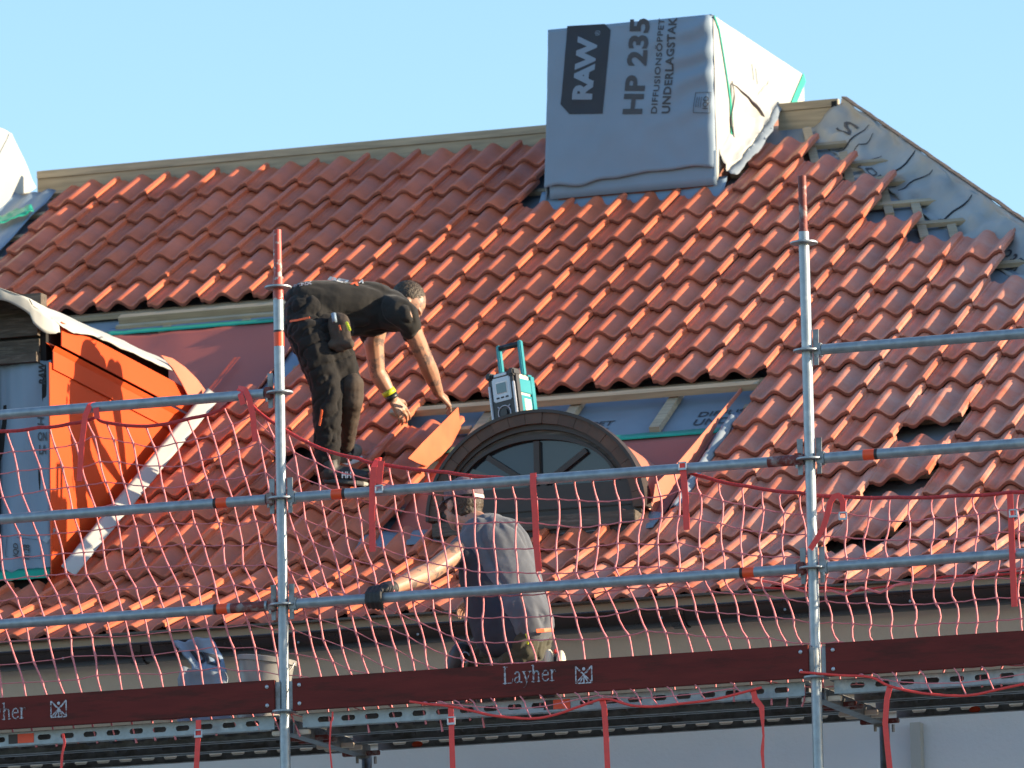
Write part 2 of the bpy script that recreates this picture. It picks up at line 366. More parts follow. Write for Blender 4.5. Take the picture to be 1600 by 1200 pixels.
for t, j, d in tiles:
    M = tile_mx(t, j, d); f, dep = inframe(RP(2*t+.2, j-.5)); (infr if f else outfr).append((dep, M, t, j))
infr.sort(key=lambda q: q[0])
rest = infr[300:]+outfr
for dep, M, t, j in infr[:300]:
    o = bpy.data.objects.new('roof_tile', TM); sc.collection.objects.link(o); o.parent = roof; o.matrix_local = M
b = MB(); tv = [v.co.copy() for v in TM.vertices]; tf = [tuple(p.vertices) for p in TM.polygons]
for dep, M, t, j in rest: b.add([M@v for v in tv], tf)
o = b.build('roof_tile', M_tile, roof); auto_smooth(o, 50); o['kind'] = 'stuff'
print('TILES', len(tiles), len(infr))

# ---------------------------------------------------------------- battens, ridge boards, rafters
for j in range(-3, 17):
    i0 = -31 if j <= 3 else -13.5
    if j <= 3: i1 = {-3: -6, -2: 4.9, -1: 6.7, 0: 8.9, 1: 10.5, 2: 12.6, 3: 14}[j]
    else: i1 = 26
    a = RP(i0, j-1.02, -.094); c = RP(i1, j-1.02, -.094)
    segs = [(a, c)]
    if j in (-1, 0): segs = [(RP(i0, j-1.02, -.094), RP(-6.0 if j < 0 else -5.7, j-1.02, -.094)), (RP(.45, j-1.02, -.094), RP(i1, j-1.02, -.094))]
    if j == -2: segs = [(a, RP(-5.7, j-1.02, -.094)), (RP(.45, j-1.02, -.094), c)]
    if j in (4, 5, 6, 7): segs = [(RP(-11.3, j-1.02, -.094), c)]
    if j == 8: segs = [(RP(-12.6, j-1.02, -.094), c)]
    if 9 <= j <= 12: segs = [(RP(-12.6, j-1.02, -.094), RP(-2.6, j-1.02, -.094)), (RP(6.9, j-1.02, -.094), c)]
    for a, c in segs:
        MB().beam(a, c, .048, .026, N1 if j < 14 else N2).build('batten', M_wood, roof)
# batten just under the last course above each dormer
MB().beam(RP(-19.6, 2.42, -.062), RP(-11.5, 2.42, -.062), .05, .04, N1).build('batten', M_wood, roof)
MB().beam(RP(-19.6, 2.62, -.085), RP(-11.5, 2.62, -.085), .03, .03, N1).build('batten', M_wood, roof)
MB().beam(RP(-5.9, 7.42, -.05), RP(7.1, 7.42, -.05), .055, .035, N1).build('batten', M_wood, roof)
for i in (-17.6, -14.6): MB().beam(RP(i, 2.3, -.10), RP(i, 2.95, -.10), .05, .03, N1).build('counter_batten', M_wood, roof)
for i in (-2.3, .72, 4.15): MB().beam(RP(i, 7.2, -.095), RP(i, 8.55, -.095), .055, .035, N1).build('counter_batten', M_wood, roof)
for i in (2.5, 4.6, 6.7, 8.6, 10.6): MB().beam(RP(i-.3, -3.9+(i-2.5)*.62, -.10), RP(i+1.0, -2.2+(i-2.5)*.62, -.10), .05, .03, N1).build('counter_batten', M_wood, roof)
# ridge boards
xr = RO.x+W*3.2
for x0, x1 in ((-16.5, -12.93), (-11.84, xr)):
    MB().box(((x0+x1)/2, RY, RZ-.018), x1-x0, .045, .045).build('ridge_board', M_wood, roof)
    MB().box(((x0+x1)/2, RY+.004, RZ-.103), x1-x0, .035, .122).build('ridge_board', M_wood, roof)
MB().box((xr-.02, RY-.021, RZ-.085), .03, .012, .15).build('bracket', M_black, roof)

# ---------------------------------------------------------------- hip: board wrapped in crumpled membrane
hd = V((10.13*W, -6.46*G*math.cos(TH), -6.46*G*math.sin(TH))); hd.normalize()
h0 = RP(3.35, -4.40, 0); HL = 4.6
perp = (N1.cross(hd)).normalized()
if perp.x > 0: perp = -perp
def hipf(u, v):
    base = h0+hd*(u*HL)
    if v < .30: p = base+V((0, 0, .012))+perp*(v/.30*.012)+V((0, 0, -v/.3*.03))
    else:
        q = (v-.30)/.70; p = base+perp*(.012+.25*q+.02*math.sin(q*3))+N1*(-.02-.095*min(1, q*1.35))
    a = .032*min(1, v*2.5)
    k = nz(u*17, v*3.1, 2.2)+.6*nz(u*43, v*6, 7.1)
    return p+N1*(a*k+abs(k)*.006)+perp*(.014*nz(u*25, v*4, 9))
b = MB().grid(hipf, 170, 18, thick=(0, 0, -.006)); hm = b.build('hip_membrane', M_hip, roof, smooth=True)
b = MB()
for k in range(46):
    u = k/45; p = h0+hd*(u*HL)
    q = h0+hd*((k+1)/45*HL)
    b.beam(p+V((.012, .0, .016+.006*nz(k*.9))), q+V((.012, 0, .016+.006*nz(k*.9+.9))), .03, .008)
b.build('hip_fibre_roll', M_oldwood, roof)
for a, c, r in (((.60), (.64), .03), ((.985-.12), (.99-.08), .028)):
    pass
# crease shade of the membrane, laid on as thin black strips
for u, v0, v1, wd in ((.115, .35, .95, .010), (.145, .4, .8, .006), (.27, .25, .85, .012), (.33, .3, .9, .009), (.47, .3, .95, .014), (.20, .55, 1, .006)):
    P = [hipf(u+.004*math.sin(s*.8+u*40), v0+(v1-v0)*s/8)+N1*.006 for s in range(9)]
    MB().tube(P, [wd*.35*math.sin(math.pi*(s+.6)/9.2)+.001 for s in range(9)], 5).build('fold_shade', M_print, hm)
# ---------------------------------------------------------------- print (flat lettering)
def text_mesh(s, size, fn, name, mt, parent, weight=0.0, sub=0, shear=0.0, align='LEFT', track=1.0):
    c = bpy.data.curves.new('lettering', 'FONT'); c.body = s; c.size = size; c.offset = weight; c.resolution_u = 3; c.shear = shear; c.align_x = align; c.space_character = track
    o = bpy.data.objects.new('lettering', c); sc.collection.objects.link(o)
    dg = bpy.context.evaluated_depsgraph_get(); me = bpy.data.meshes.new_from_object(o.evaluated_get(dg)); bpy.data.objects.remove(o); bpy.data.curves.remove(c)
    bm = bmesh.new(); bm.from_mesh(me)
    if sub: 
        bmesh.ops.triangulate(bm, faces=bm.faces)
        for _ in range(sub):
            E_ = [e for e in bm.edges if e.calc_length() > size*.35]
            if E_: bmesh.ops.subdivide_edges(bm, edges=E_, cuts=1)
    for v in bm.verts: v.co = fn(v.co.x, v.co.y)
    bm.to_mesh(me); bm.free(); me.materials.clear(); me.materials.append(mt)
    return link(name, me, parent)
def text_extent(s, size, weight=0, track=1.0):
    c = bpy.data.curves.new('t', 'FONT'); c.body = s; c.size = size; c.offset = weight; c.space_character = track
    o = bpy.data.objects.new('t', c); sc.collection.objects.link(o); bpy.context.view_layer.update(); d = o.dimensions.copy(); bpy.data.objects.remove(o); bpy.data.curves.remove(c); return d
def fit_text(s, P0, U, Vv, name, mt, parent, weight=0., lift=None, track=1.0, sub=2, surf=None):
    "text filling the parallelogram P0, P0+U (reading direction), P0+Vv (letter height)"
    c = bpy.data.curves.new('t', 'FONT'); c.body = s; c.size = 1; c.offset = weight; c.resolution_u = 3; c.space_character = track
    o = bpy.data.objects.new('t', c); sc.collection.objects.link(o)
    dg = bpy.context.evaluated_depsgraph_get(); me = bpy.data.meshes.new_from_object(o.evaluated_get(dg)); bpy.data.objects.remove(o); bpy.data.curves.remove(c)
    xs = [v.co.x for v in me.vertices]; ys = [v.co.y for v in me.vertices]; x0, x1, y0, y1 = min(xs), max(xs), min(ys), max(ys)
    bm = bmesh.new(); bm.from_mesh(me); bmesh.ops.triangulate(bm, faces=bm.faces)
    for _ in range(sub):
        E_ = [e for e in bm.edges if e.calc_length() > .25]
        if E_: bmesh.ops.subdivide_edges(bm, edges=E_, cuts=1)
    for v in bm.verts:
        p = P0+U*((v.co.x-x0)/(x1-x0))+Vv*((v.co.y-y0)/(y1-y0))
        v.co = surf(p) if surf else p
    bm.to_mesh(me); bm.free(); me.materials.clear(); me.materials.append(mt)
    o = link(name, me, parent); return o

# hip and deck print
def hip_print(s, u0, u1, v0, v1, mt=M_printg):
    c = hipf
    P0 = V((u0, v0, 0)); fit_text(s, P0, V((u1-u0, 0, 0)), V((0, v1-v0, 0)), 'lettering', mt, hm, surf=lambda p: hipf(p.x, p.y)+N1*.006)
hip_print('HP 235', .60, .70, .85, .60)
hip_print('HP 235', .86, .96, .85, .60); hip_print('DER', .22, .29, .95, .80); hip_print('S', .05, .10, .62, .42)
def deck_print(s, i0, i1, j0, j1, h=HD+.004, mt=M_printg):
    P0 = RP(i0, j0, h); U = RP(i1, j0, h)-P0; Q = RP(i0, j1, h)-P0
    return fit_text(s, P0, U, Q, 'lettering', mt, roof, weight=.012)
deck_print('DIFFUSIONSÖPPET', -1.9, 2.35, 8.05, 7.83); deck_print('UNDERLAGSTAK', -1.9, 2.35, 8.37, 8.14)
deck_print('DIFFUSIONSÖPPET', 5.25, 9.6, 7.98, 7.76); deck_print('UNDERLAGSTAK', 5.25, 9.6, 8.3, 8.07)

# ---------------------------------------------------------------- sheets round the dormers
b = MB().grid(lambda u, v: RP(-19.9+8.3*u-.9*v*0, 2.86+4.3*v, -.085)+N1*(.006*nz(u*6, v*5)), 30, 16, thick=(0, 0, -.004)); b.build('metal_sheet', M_redsheet, roof, True)
b = MB().grid(lambda u, v: RP(-19.9+8.3*u, 2.80+.15*v, -.078)+N1*(.003*nz(u*16, v)), 30, 1, thick=(0, 0, -.004)); b.build('green_tape', M_green, roof, True)
b = MB().grid(lambda u, v: RP(-19.9+8.3*u, 2.60+.22*v, -.088)+N1*(.004*nz(u*16, v)), 30, 2, thick=(0, 0, -.004)); b.build('membrane_strip', M_mem, roof, True)
b = MB().grid(lambda u, v: RP(-11.62+.85*u, 2.9+3.9*v, -.07-.02*u+.006*nz(u*3, v*14)), 5, 30, thick=(0, 0, -.004)); b.build('valley_strip', M_mem, roof, True)
b = MB().grid(lambda u, v: RP(-11.72+.10*u, 2.9+3.75*v, -.085+.045*u), 1, 10, thick=(0, 0, -.004)); b.build('valley_lip', M_salmon, roof, True)
# centre
b = MB().grid(lambda u, v: RP(-2.8+9.35*u, 8.95+3.3*v, -.075)+N1*(.004*nz(u*6, v*5)), 30, 16, thick=(0, 0, -.004)); b.build('metal_sheet', M_redsheet, roof, True)
b = MB().grid(lambda u, v: RP(-2.85+9.5*u, 8.82+.18*v, -.068)+N1*(.003*nz(u*16, v)), 30, 1, thick=(0, 0, -.004)); b.build('green_tape', M_green, roof, True)
def upst(poly, X, name, mt, th=.004):
    P = [atx(x, y, X) for x, y in poly]; return MB().prism(P, (-th, 0, 0)).build(name, mt, roof)
upst([(716, 636), (720, 668), (706, 695), (690, 712), (668, 729), (652, 723), (638, 716), (660, 692)], RO.x-2.72*W, 'flashing_upstand', M_dullor)
upst([(1158, 606), (1166, 604), (1124, 656), (1110, 685), (1094, 706), (1074, 742), (1058, 752), (1040, 778), (1020, 786), (1024, 757), (1060, 722), (1106, 668)], RO.x+6.55*W, 'flashing_upstand', M_salmon)
b = MB().grid(lambda u, v: RP(6.62+.62*u, 8.2+3.9*v, -.085+.018*nz(u*3, v*16, 3)), 5, 40, thick=(0, 0, -.004)); b.build('valley_strip', M_mem, roof, True)
MB().grid(lambda u, v: RP(6.80+.34*u+.05*nz(v*14), 8.7+3.2*v, -.045+.03*math.sin(u*3.14)+.012*nz(v*26, u)), 4, 40, thick=(0, 0, -.01)).build('foam_wedge', M_deck, roof, True)
# open black gaps (deck visible through) stay real: nothing is laid over them
# ================================================================ CHIMNEY wrapped in membrane
CX0, CX1, CY0, CY1, CZ = -12.875, -11.915, 38.206, 39.97, 8.945
ch = MB().box(((CX0+CX1)/2, (CY0+CY1)/2, (CZ-.02+7.6)/2), CX1-CX0-.03, CY1-CY0-.03, CZ-.02-7.6).build('chimney', M_brick, house)
def cf(u, z):
    "front sheet: u 0..1 across, z world height; wrinkles run out from the right-hand corner"
    x = CX0-.012+(CX1-CX0+.02)*u; x -= .045*(1-u)*max(0, (8.95-z)/.95)**1.3
    wr = .009*nz(u*3, z*4)+.030*max(0, u-.55)*math.sin(z*38-u*11+2.5*nz(u*4, z*4))*min(1, max(0, (z-8.25)*4))+.006*nz(u*11, z*8, 5)
    r = max(0, u-.955)/.045; wr *= 1-.8*r
    return V((x, CY0-.026-wr+r*r*.030, z))
def cbot(u): return 8.035-.05*0+.055*math.sin(u*2.6)*u+.006*math.sin(u*23)-.012*(1-u)+ .012*nz(u*7)
b = MB().grid(lambda u, v: cf(u, cbot(u)*(1-v)+CZ*v), 60, 46, thick=(0, .003, 0)); wf = b.build('membrane_wrap', M_mem, ch, True)
def cfr(v, z):
    y = CY0+.004+(CY1-CY0)*v; wr = .003*nz(v*8, z*3, 4)+.006*max(0, .28-v)*math.sin(z*17+v*20)
    return V((CX1+.012+wr, y, z))
def rbot(v): return 7.985+min(v, .62)*1.05+.02*math.sin(v*19)+.012*nz(v*11)
b = MB().grid(lambda u, v: cfr(u, rbot(u)*(1-v)+CZ*v), 60, 34, thick=(-.003, 0, 0)); wr_ = b.build('membrane_wrap', M_memw, ch, True)
b = MB().grid(lambda u, v: (CX0-.010-.045*max(0, (8.95-(7.9*(1-v)+CZ*v))/.95)**1.3, CY0+(CY1-CY0)*u, 7.9*(1-v)+CZ*v), 10, 8, thick=(.003, 0, 0)); b.build('membrane_wrap', M_mem, ch, True)
b = MB().box(((CX0+CX1)/2, (CY0+CY1)/2, CZ), CX1-CX0+.02, CY1-CY0+.02, .008); b.build('membrane_cap', M_mem, ch, bevel=.003)
b = MB().box(((CX0+CX1)/2, CY1+.006, 8.3), CX1-CX0, .006, 1.28); b.build('membrane_wrap', M_mem, ch)
# apron on the roof below and beside it
MB().grid(lambda u, v: V((CX0-.03+(CX1-CX0+.04)*u, CY0-.004-.002*nz(u*9, v*3), 7.96+.20*v)), 30, 4, thick=(0, .002, 0)).build('membrane_apron', M_mem, ch, True)
b = MB().grid(lambda u, v: RP(-6.2+7.0*u, -1.35+.42*v, -.01-.07*v)+N1*(.006*nz(u*9, v*3)), 40, 4, thick=(0, 0, -.004)); b.build('membrane_apron', M_mem, ch, True)
def apr(u, v):
    y = CY0+.05+1.0*u; base = RP(0, (RO.y-y)/(G*math.cos(TH)), 0)
    return V((CX1+.014+.05*v+.018*nz(u*9, v*4, 1)+.03*math.sin(u*3.1)*v, y, base.z+.02+.13*max(0, 1-v)**1.4+.02*nz(u*13, v*4, 6)))
b = MB().grid(apr, 46, 8, thick=(-.003, 0, 0)); b.build('membrane_apron', M_memw, ch, True)
MB().grid(lambda u, v: apr(u, 1.0+v*.6)+V((0, 0, -.03*v)), 30, 2, thick=(0, 0, -.003)).build('membrane_skirt', M_deck, ch, True)
# torn flap standing off the right-hand face, dark inside
def flap(u, v):
    y = CY0+.30+.74*u; top = 8.60-.16*u-.10*math.sin(u*3.1)*0; bot = 8.16+.42*u
    z = bot*(1-v)+top*v; return V((CX1+.016+.045*math.sin(math.pi*min(1, u*1.0))*v**2+.012*nz(u*7, v*4, 8), y, z))
b = MB().grid(flap, 26, 10, thick=(.003, 0, 0)); fl_ = b.build('membrane_flap', M_memw, ch, True)
P = [flap(k/14, 1.0)+V((.002, 0, .004)) for k in range(15)]; MB().tube(P, [.004+.007*math.sin(math.pi*k/14) for k in range(15)], 6).build('flap_edge', M_blktape, ch)  # last: dark strip along the flap's upper edge
P = [V((CX1+.022, CY0+.30+.10*math.sin(k*.9)*.3, 8.62-k*.045)) for k in range(10)]; MB().tube(P, [.003, .006, .008, .006, .004, .006, .009, .006, .004, .002], 5).build('fold_shade', M_print, ch)  # dark crease shade drawn as a strip on the side face
def ribbon(path, wd, name, mt, parent, nrm=(1, 0, 0), th=.002):
    path = [V(p) for p in path]; b = MB(); P = []
    for k, p in enumerate(path):
        t = (path[min(k+1, len(path)-1)]-path[max(k-1, 0)]).normalized(); n = V(nrm[k] if isinstance(nrm, list) else nrm); s = t.cross(n)
        s = s.normalized() if s.length > 1e-4 else V((0, 1, 0)); n2 = s.cross(t).normalized(); ww = wd[k] if isinstance(wd, list) else wd
        P += [p-s*ww/2-n2*th/2, p+s*ww/2-n2*th/2, p+s*ww/2+n2*th/2, p-s*ww/2+n2*th/2]
    m_ = len(path); Fc = [tuple(range(4))[::-1], tuple(range(4*m_-4, 4*m_))]
    for k in range(m_-1):
        for q in range(4): Fc.append((4*k+q, 4*k+(q+1) % 4, 4*k+4+(q+1) % 4, 4*k+4+q))
    b.add(P, Fc); return b.build(name, mt, parent)
gp = [cfr(v, z)+V((.006, 0, 0)) for v, z in ((.0, 8.94), (.05, 8.88), (.09, 8.76), (.13, 8.62), (.16, 8.50), (.165, 8.38), (.16, 8.26), (.155, 8.2))]
ribbon(gp, [.02, .018, .018, .02, .03, .05, .035, .02], 'green_tape', M_green, ch)
ribbon([cfr(v, z)+V((.006, 0, 0)) for v, z in ((.80, 8.62), (.88, 8.75), (.96, 8.87), (1.0, 8.93))], .06, 'green_tape', M_green, ch)
# print on the front: logo plate, letters reading upwards
def fpx(x, y):      # measured on the face of the chimney
    p = at(x, y, CY0); u = (p.x-(CX0-.012)+.045*max(0, (8.95-p.z)/.95)**1.3*.5)/(CX1-CX0+.02)
    return V((u, p.z, 0))
fs = lambda d: (lambda p: cf(p.x, p.y)+V((0, -d, 0)))
plate = [(888.5, 42), (947, 38.5), (956, 48), (945, 179), (894, 179.5), (880, 164), (884, 120)]
pp = [fpx(*p) for p in plate]
bm = bmesh.new(); vs = [bm.verts.new(p) for p in pp]; bm.faces.new(vs); bmesh.ops.triangulate(bm, faces=bm.faces)
for _ in range(5):
    E_ = [e for e in bm.edges if e.calc_length() > .03]
    if E_: bmesh.ops.subdivide_edges(bm, edges=E_, cuts=1); bmesh.ops.triangulate(bm, faces=bm.faces)
for v in bm.verts: v.co = fs(.0035)(v.co)
me = bpy.data.meshes.new('logo_plate'); bm.to_mesh(me); bm.free(); me.materials.append(M_print); link('logo_plate', me, wf)
def ft(s, a, c, d, mt, wt=0., dd=.0035, track=1.0):
    "a = pixel of the first letter's foot, c = pixel where the reading ends, d = pixel above a at letter height"
    A, C_, D = fpx(*a), fpx(*c), fpx(*d); return fit_text(s, A, C_-A, D-A, 'lettering', mt, wf, weight=wt, track=track, surf=fs(dd))
ft('RAW', (929, 157), (937, 58), (897.5, 157), M_mem, .05, .0055, .86)
ft('®', (940, 57), (940.5, 49), (932, 57), M_mem, 0, .0055)
ft('HP 235', (1006, 180), (1018, 30), (975, 180), M_printg, .036, track=1.04)
ft('DIFFUSIONSÖPPET', (1028, 179), (1040.5, 30), (1017, 179), M_printg, .018, track=1.1)
ft('UNDERLAGSTAK', (1048, 179), (1060, 28), (1035, 179), M_printg, .032, track=1.08)
ft('IQD', (1107, 172), (1109, 152), (1098, 172), M_printg, .015)
A = [fpx(*p) for p in ((1084, 178), (1087, 146), (1110, 145), (1108, 178))]
for k in range(4):
    a, c = A[k], A[(k+1) % 4]; P = [fs(.004)(a+(c-a)*s/6) for s in range(7)]; MB().tube(P, .0015, 4).build('print_line', M_printg, wf)
for dx in (0, 3.5, 7): 
    a, c = fpx(1088+dx, 170), fpx(1090+dx, 153); MB().tube([fs(.004)(a+(c-a)*s/3) for s in range(4)], .0014, 4).build('print_line', M_printg, wf)
# print marks on the lit face
for v0, z0 in ((.40, 8.80), (.44, 8.79), (.62, 8.66)): MB().tube([cfr(v0+.006*k, z0-.03*k)+V((.006, 0, 0)) for k in range(4)], .003, 4).build('print_line', M_mem, wr_)

# ---------------------------------------------------------------- second wrapped chimney at the far left
x2 = -16.6; q = [atx(18, 208, x2), atx(57, 293, x2), atx(10, 326, x2), atx(-34, 222, x2)]
b = MB(); poly = [q[0], q[1], q[2]+V((0, 0, -.1)), V((x2, q[2].y-.25, q[2].z-.15)), V((x2, q[0].y-.55, q[0].z-.02))]
def q2(u, v):
    a = V((x2, q[0].y-.75, q[0].z+.0)); lo = q[2]+V((0, -.55, -.22))
    top = a.lerp(q[0], u); bot = lo.lerp(q[1], u) if False else (q[2]+V((0, -.65, -.30))).lerp(q[1], u)
    p = bot.lerp(top, v); return p+V((.012*nz(u*4, v*3)+.02*math.sin(v*3)*math.sin(u*3), 0, 0))
ch2 = MB().box((x2-.55, q[0].y-.1, q[2].z-.4), .9, .7, 1.5).build('chimney', M_brick, house)
MB().grid(q2, 20, 16, thick=(-.004, 0, 0)).build('membrane_wrap', M_memw, ch2, True)
MB().grid(lambda u, v: q2(0, v)+V((-1.0*u, -.0, 0)), 8, 8, thick=(0, .004, 0)).build('membrane_wrap', M_mem, ch2, True)
MB().grid(lambda u, v: q2(u, 1)+V((-1.0*v, 0, 0)), 8, 8, thick=(0, 0, -.004)).build('membrane_wrap', M_mem, ch2, True)
MB().tube([q2(.1+.8*k/9, .15+.8*k/9)+V((.004, 0, 0)) for k in range(10)], .004, 4).build('fold_shade', M_deck, ch2)  # crease shade drawn as a darker line across the wrap
MB().grid(lambda u, v: RP(-29.4+2.1*u, -3.9+3.4*v, -.055+.03*nz(u*4, v*4)), 14, 14, thick=(0, 0, -.004)).build('membrane_apron', M_mem, ch2, True)
MB().grid(lambda u, v: RP(-28.6+1.1*u+.4*v, -3.0+.35*v+.5*(1-u), -.015+.02*nz(u*6, v*4)), 10, 4, thick=(0, 0, -.004)).build('green_tape', M_green, ch2, True)
MB().grid(lambda u, v: RP(-29.4+1.3*u, -.9+.35*v, -.02+.02*nz(u*6, v*4)), 10, 4, thick=(0, 0, -.004)).build('green_tape', M_green, ch2, True)

# ================================================================ LEFT DORMER (orange cheek)
XC = RO.x-13.55*W
cA = atx(75, 565, XC); cB = atx(267, 664, XC); YF = cA.y+.02; ZC = cA.z
print('dormer', cA, cB)
dm = MB().box((XC-.9, YF+.9, ZC-.7), 1.72, 1.7, 1.9).build('dormer', M_black, house)
rz = lambda y, h=0.: RP(0, (RO.y-y)/(G*math.cos(TH)), h).z
def cheek(z0f, z1f, x, y0, name, mt, th=.006):
    "vertical sheet on plane x between two height functions, cut where it meets the roof"
    b = MB(); n = 24; P = []
    ys_ = [y0+(36.4-y0)*k/n for k in range(n+1)]
    for y in ys_: a = z0f(y); P += [V((x, y, a)), V((x, y, max(a+.0005, z1f(y))))]
    Q = [p-V((th, 0, 0)) for p in P]; m_ = len(P)
    Fc = [(2*k, 2*k+2, 2*k+3, 2*k+1) for k in range(n)]+[(m_+2*k+1, m_+2*k+3, m_+2*k+2, m_+2*k) for k in range(n)]
    Fc += [(0, 1, m_+1, m_)]+[(2*k+1, 2*k+3, m_+2*k+3, m_+2*k+1) for k in range(n)]
    b.add(P+Q, Fc); return b.build(name, mt, dm)
rb = lambda y: rz(y, -.07)
ZC_ = lambda y: ZC-.047*(y-YF)
cheek(rb, ZC_, XC, YF, 'cheek_sheet', M_orange)
cheek(lambda y: max(rb(y), ZC_(y)-.03), lambda y: ZC_(y)+.065, XC+.010, YF+.03, 'cheek_trim', M_orange)
# groove and fascia above
zt = ZC+.065
P = []
b = MB().add([(XC+.012, YF+.02, zt), (XC-.055, YF+.06, zt+.012), (XC-.055, 36.2, zt+.012), (XC+.012, 36.2, zt)], [(0, 1, 2, 3)])
b = MB().grid(lambda u, v: V((XC+.012+.028*(1-abs(2*v-1))-.03*v, YF+.02+2.7*u, zt+.045*v-.047*2.7*u)), 1, 4, thick=(-.004, 0, -.004)); b.build('drip_edge', M_orange, dm)
MB().add([(XC+.010, YF+.02, zt+.003), (XC-.04, YF+.05, zt+.050), (XC-.04, 36.2, zt+.050-.115), (XC+.010, 36.2, zt+.003-.115)], [(0, 1, 2, 3)]).build('drip_edge', M_orange, dm)
cheek(lambda y: max(rb(y), zt+.038-.047*(y-YF)), lambda y: zt+.038+.128-.047*(y-YF), XC+.028, YF+.10, 'fascia_sheet', M_orange)
# membrane over the barrel roof of the dormer
ZE = zt+.038+.128
prof = [(.050, -.012), (.048, .003), (.0, .045), (-.06, .085), (-.16, .125), (-.35, .165), (-.7, .22), (-1.2, .24), (-2.0, .25), (-3.2, .22)]
def droof(u, v):
    s = v*(len(prof)-1); k = min(int(s), len(prof)-2); f = s-k
    dx = prof[k][0]*(1-f)+prof[k+1][0]*f; dz = prof[k][1]*(1-f)+prof[k+1][1]*f
    y0 = YF+.02-.50*min(1, v*3)*0-.28*min(1, v*2.2); y = y0+(35.62-.25*min(1, v*3)*0-y0)*u
    sag = (-.05*math.sin(u*9+.5)*max(0, 1-u*4)*(1 if v < .3 else 0))
    return V((XC+dx+.008*nz(u*14, v*5), y, ZE+dz-.012*(y-YF)+.008*nz(u*10, v*6, 3)+sag))
MB().grid(droof, 60, 40, thick=(0, 0, -.004)).build('roof_membrane', M_memw, dm, True)
def rim(u, v):
    p = droof(0, u*.9+.02); return p+V((.0, .02*v+.01*nz(u*8, v), -(.045+.055*math.sin(u*7)**2+.03*u)*v))
MB().grid(rim, 40, 5, thick=(0, .004, 0)).build('hanging_membrane', M_memw, dm, True)
# timbers over the front opening
fy = YF+.05
for z, h, d in ((ZC+.20, .10, 0), (ZC+.10, .07, .02), (ZC+.32, .12, .05), (ZC+.035, .05, -.02)): MB().box((XC-.9, fy+d, z), 1.66, .08, h).build('timber', M_oldwood, dm)
for k in range(3): MB().box((XC-.20-.28*k, fy+.10, ZC+.20), .08, .05, .16).build('timber', M_oldwood, dm)
def fm(u, v): return V((XC-.30+.292*u, fy-.015+.012*nz(u*6, v*4)+.012*math.sin(u*9+v*3), ZC+.02-1.12*v+.02*nz(u*3)))
dfm = MB().grid(fm, 16, 30, thick=(0, .004, 0)).build('front_membrane', M_mem, dm, True)
def fmt(s, x0, y0, x1, y1, x2_, y2, mt=M_printg, wt=.02):
    f = lambda x, y: (lambda p: V(((p.x-(XC-.30))/.292, (ZC+.02-p.z)/1.12, 0)))(at(x, y, fy))
    A, B_, C_ = f(x0, y0), f(x1, y1), f(x2_, y2)
    fit_text(s, A, B_-A, C_-A, 'lettering', mt, dfm, weight=wt, surf=lambda p: fm(p.x, p.y)+V((0, -.006, 0)))
fmt('ON', 60, 690, 76, 689, 60, 676); fmt('LA', 62, 711, 76, 710, 62, 696); fmt('IQD', 33, 871, 33, 850, 25, 871); fmt('11:28', 47, 871, 47, 848, 38, 871)
fmt('HP', 70, 665, 70, 640, 60, 665); fmt('RAW', 72, 600, 72, 566, 62, 600, M_print, .05)
bx = [(11, 873), (66, 874), (68, 845), (14, 842)]
P = []
for x, y in bx+bx[:1]:
    p = at(x, y, fy); P.append(fm((p.x-(XC-.30))/.292, (ZC+.02-p.z)/1.12)+V((0, -.006, 0)))
MB().tube(P, .0012, 4).build('print_line', M_printg, dfm)
# side window frame at the image edge
MB().box((XC-.33, fy-.02, ZC-.48), .035, .06, .98).build('window_frame', M_win, dm, bevel=.004)
MB().box((XC-.75, fy+.0, ZC-.48), .80, .02, .98).build('window_pane', M_glass, dm)
MB().grid(lambda u, v: V((XC-.45+.44*u, fy-.02-.05*v, ZC-1.06-.06*v+.01*nz(u*9))), 12, 3, thick=(0, 0, -.004)).build('green_tape', M_green, dm, True)
ribbon([(XC-.045, fy-.03, ZC-.93), (XC+.005, fy-.02, ZC-.86)], .03, 'metal_strip', M_galv, dm, nrm=(0, -1, 0), th=.004)
# flashing on the roof and white membrane strip
MB().grid(lambda u, v: V((XC, 0, 0)).lerp(V((0, 0, 0)), 0) if False else RP(-13.6+.62*u, 13.15-6.3*v, -.05+.012*nz(v*9)-.02*u), 3, 30, thick=(0, 0, -.004)).build('valley_flashing', M_orange, dm, True)
MB().grid(lambda u, v: RP(-12.98+.38*u, 12.95-6.5*v, .045-.060*u+.004*nz(v*22, u*2)), 4, 40, thick=(0, 0, -.005)).build('valley_membrane', M_memw, dm, True)
MB().prism([atx(x, y, XC+.06) for x, y in ((252, 555), (270, 560), (290, 574), (308, 592), (320, 608), (327, 622), (305, 632), (294, 618), (284, 598), (270, 575))], (-.004, 0, 0)).build('flashing_lip', M_salmon, dm)

# ================================================================ ARCHED DORMER
AY = 33.93; ac = V((-11.562, AY, 5.46))
ar = MB(); AA_, AB_ = .572, .517
def el(a, rx, rz_, zc=0.): return (rx*math.cos(a), zc+rz_*math.sin(a))
# barrel skin
def barrel(u, v):
    a = math.pi*(.0+1.0*u); q_ = 1-.16*v; x, z = el(a, AA_*q_, AB_*q_); y = AY+.03+1.6*v
    return V((ac.x+x, y, ac.z+z+.0))
ad = MB().grid(barrel, 40, 10, thick=(0, 0, -.006)).build('arched_dormer', M_salmon, house, True)
MB().box((ac.x, AY+.5, 5.3), 1.06, .9, .5).build('dormer_body', M_black, ad)
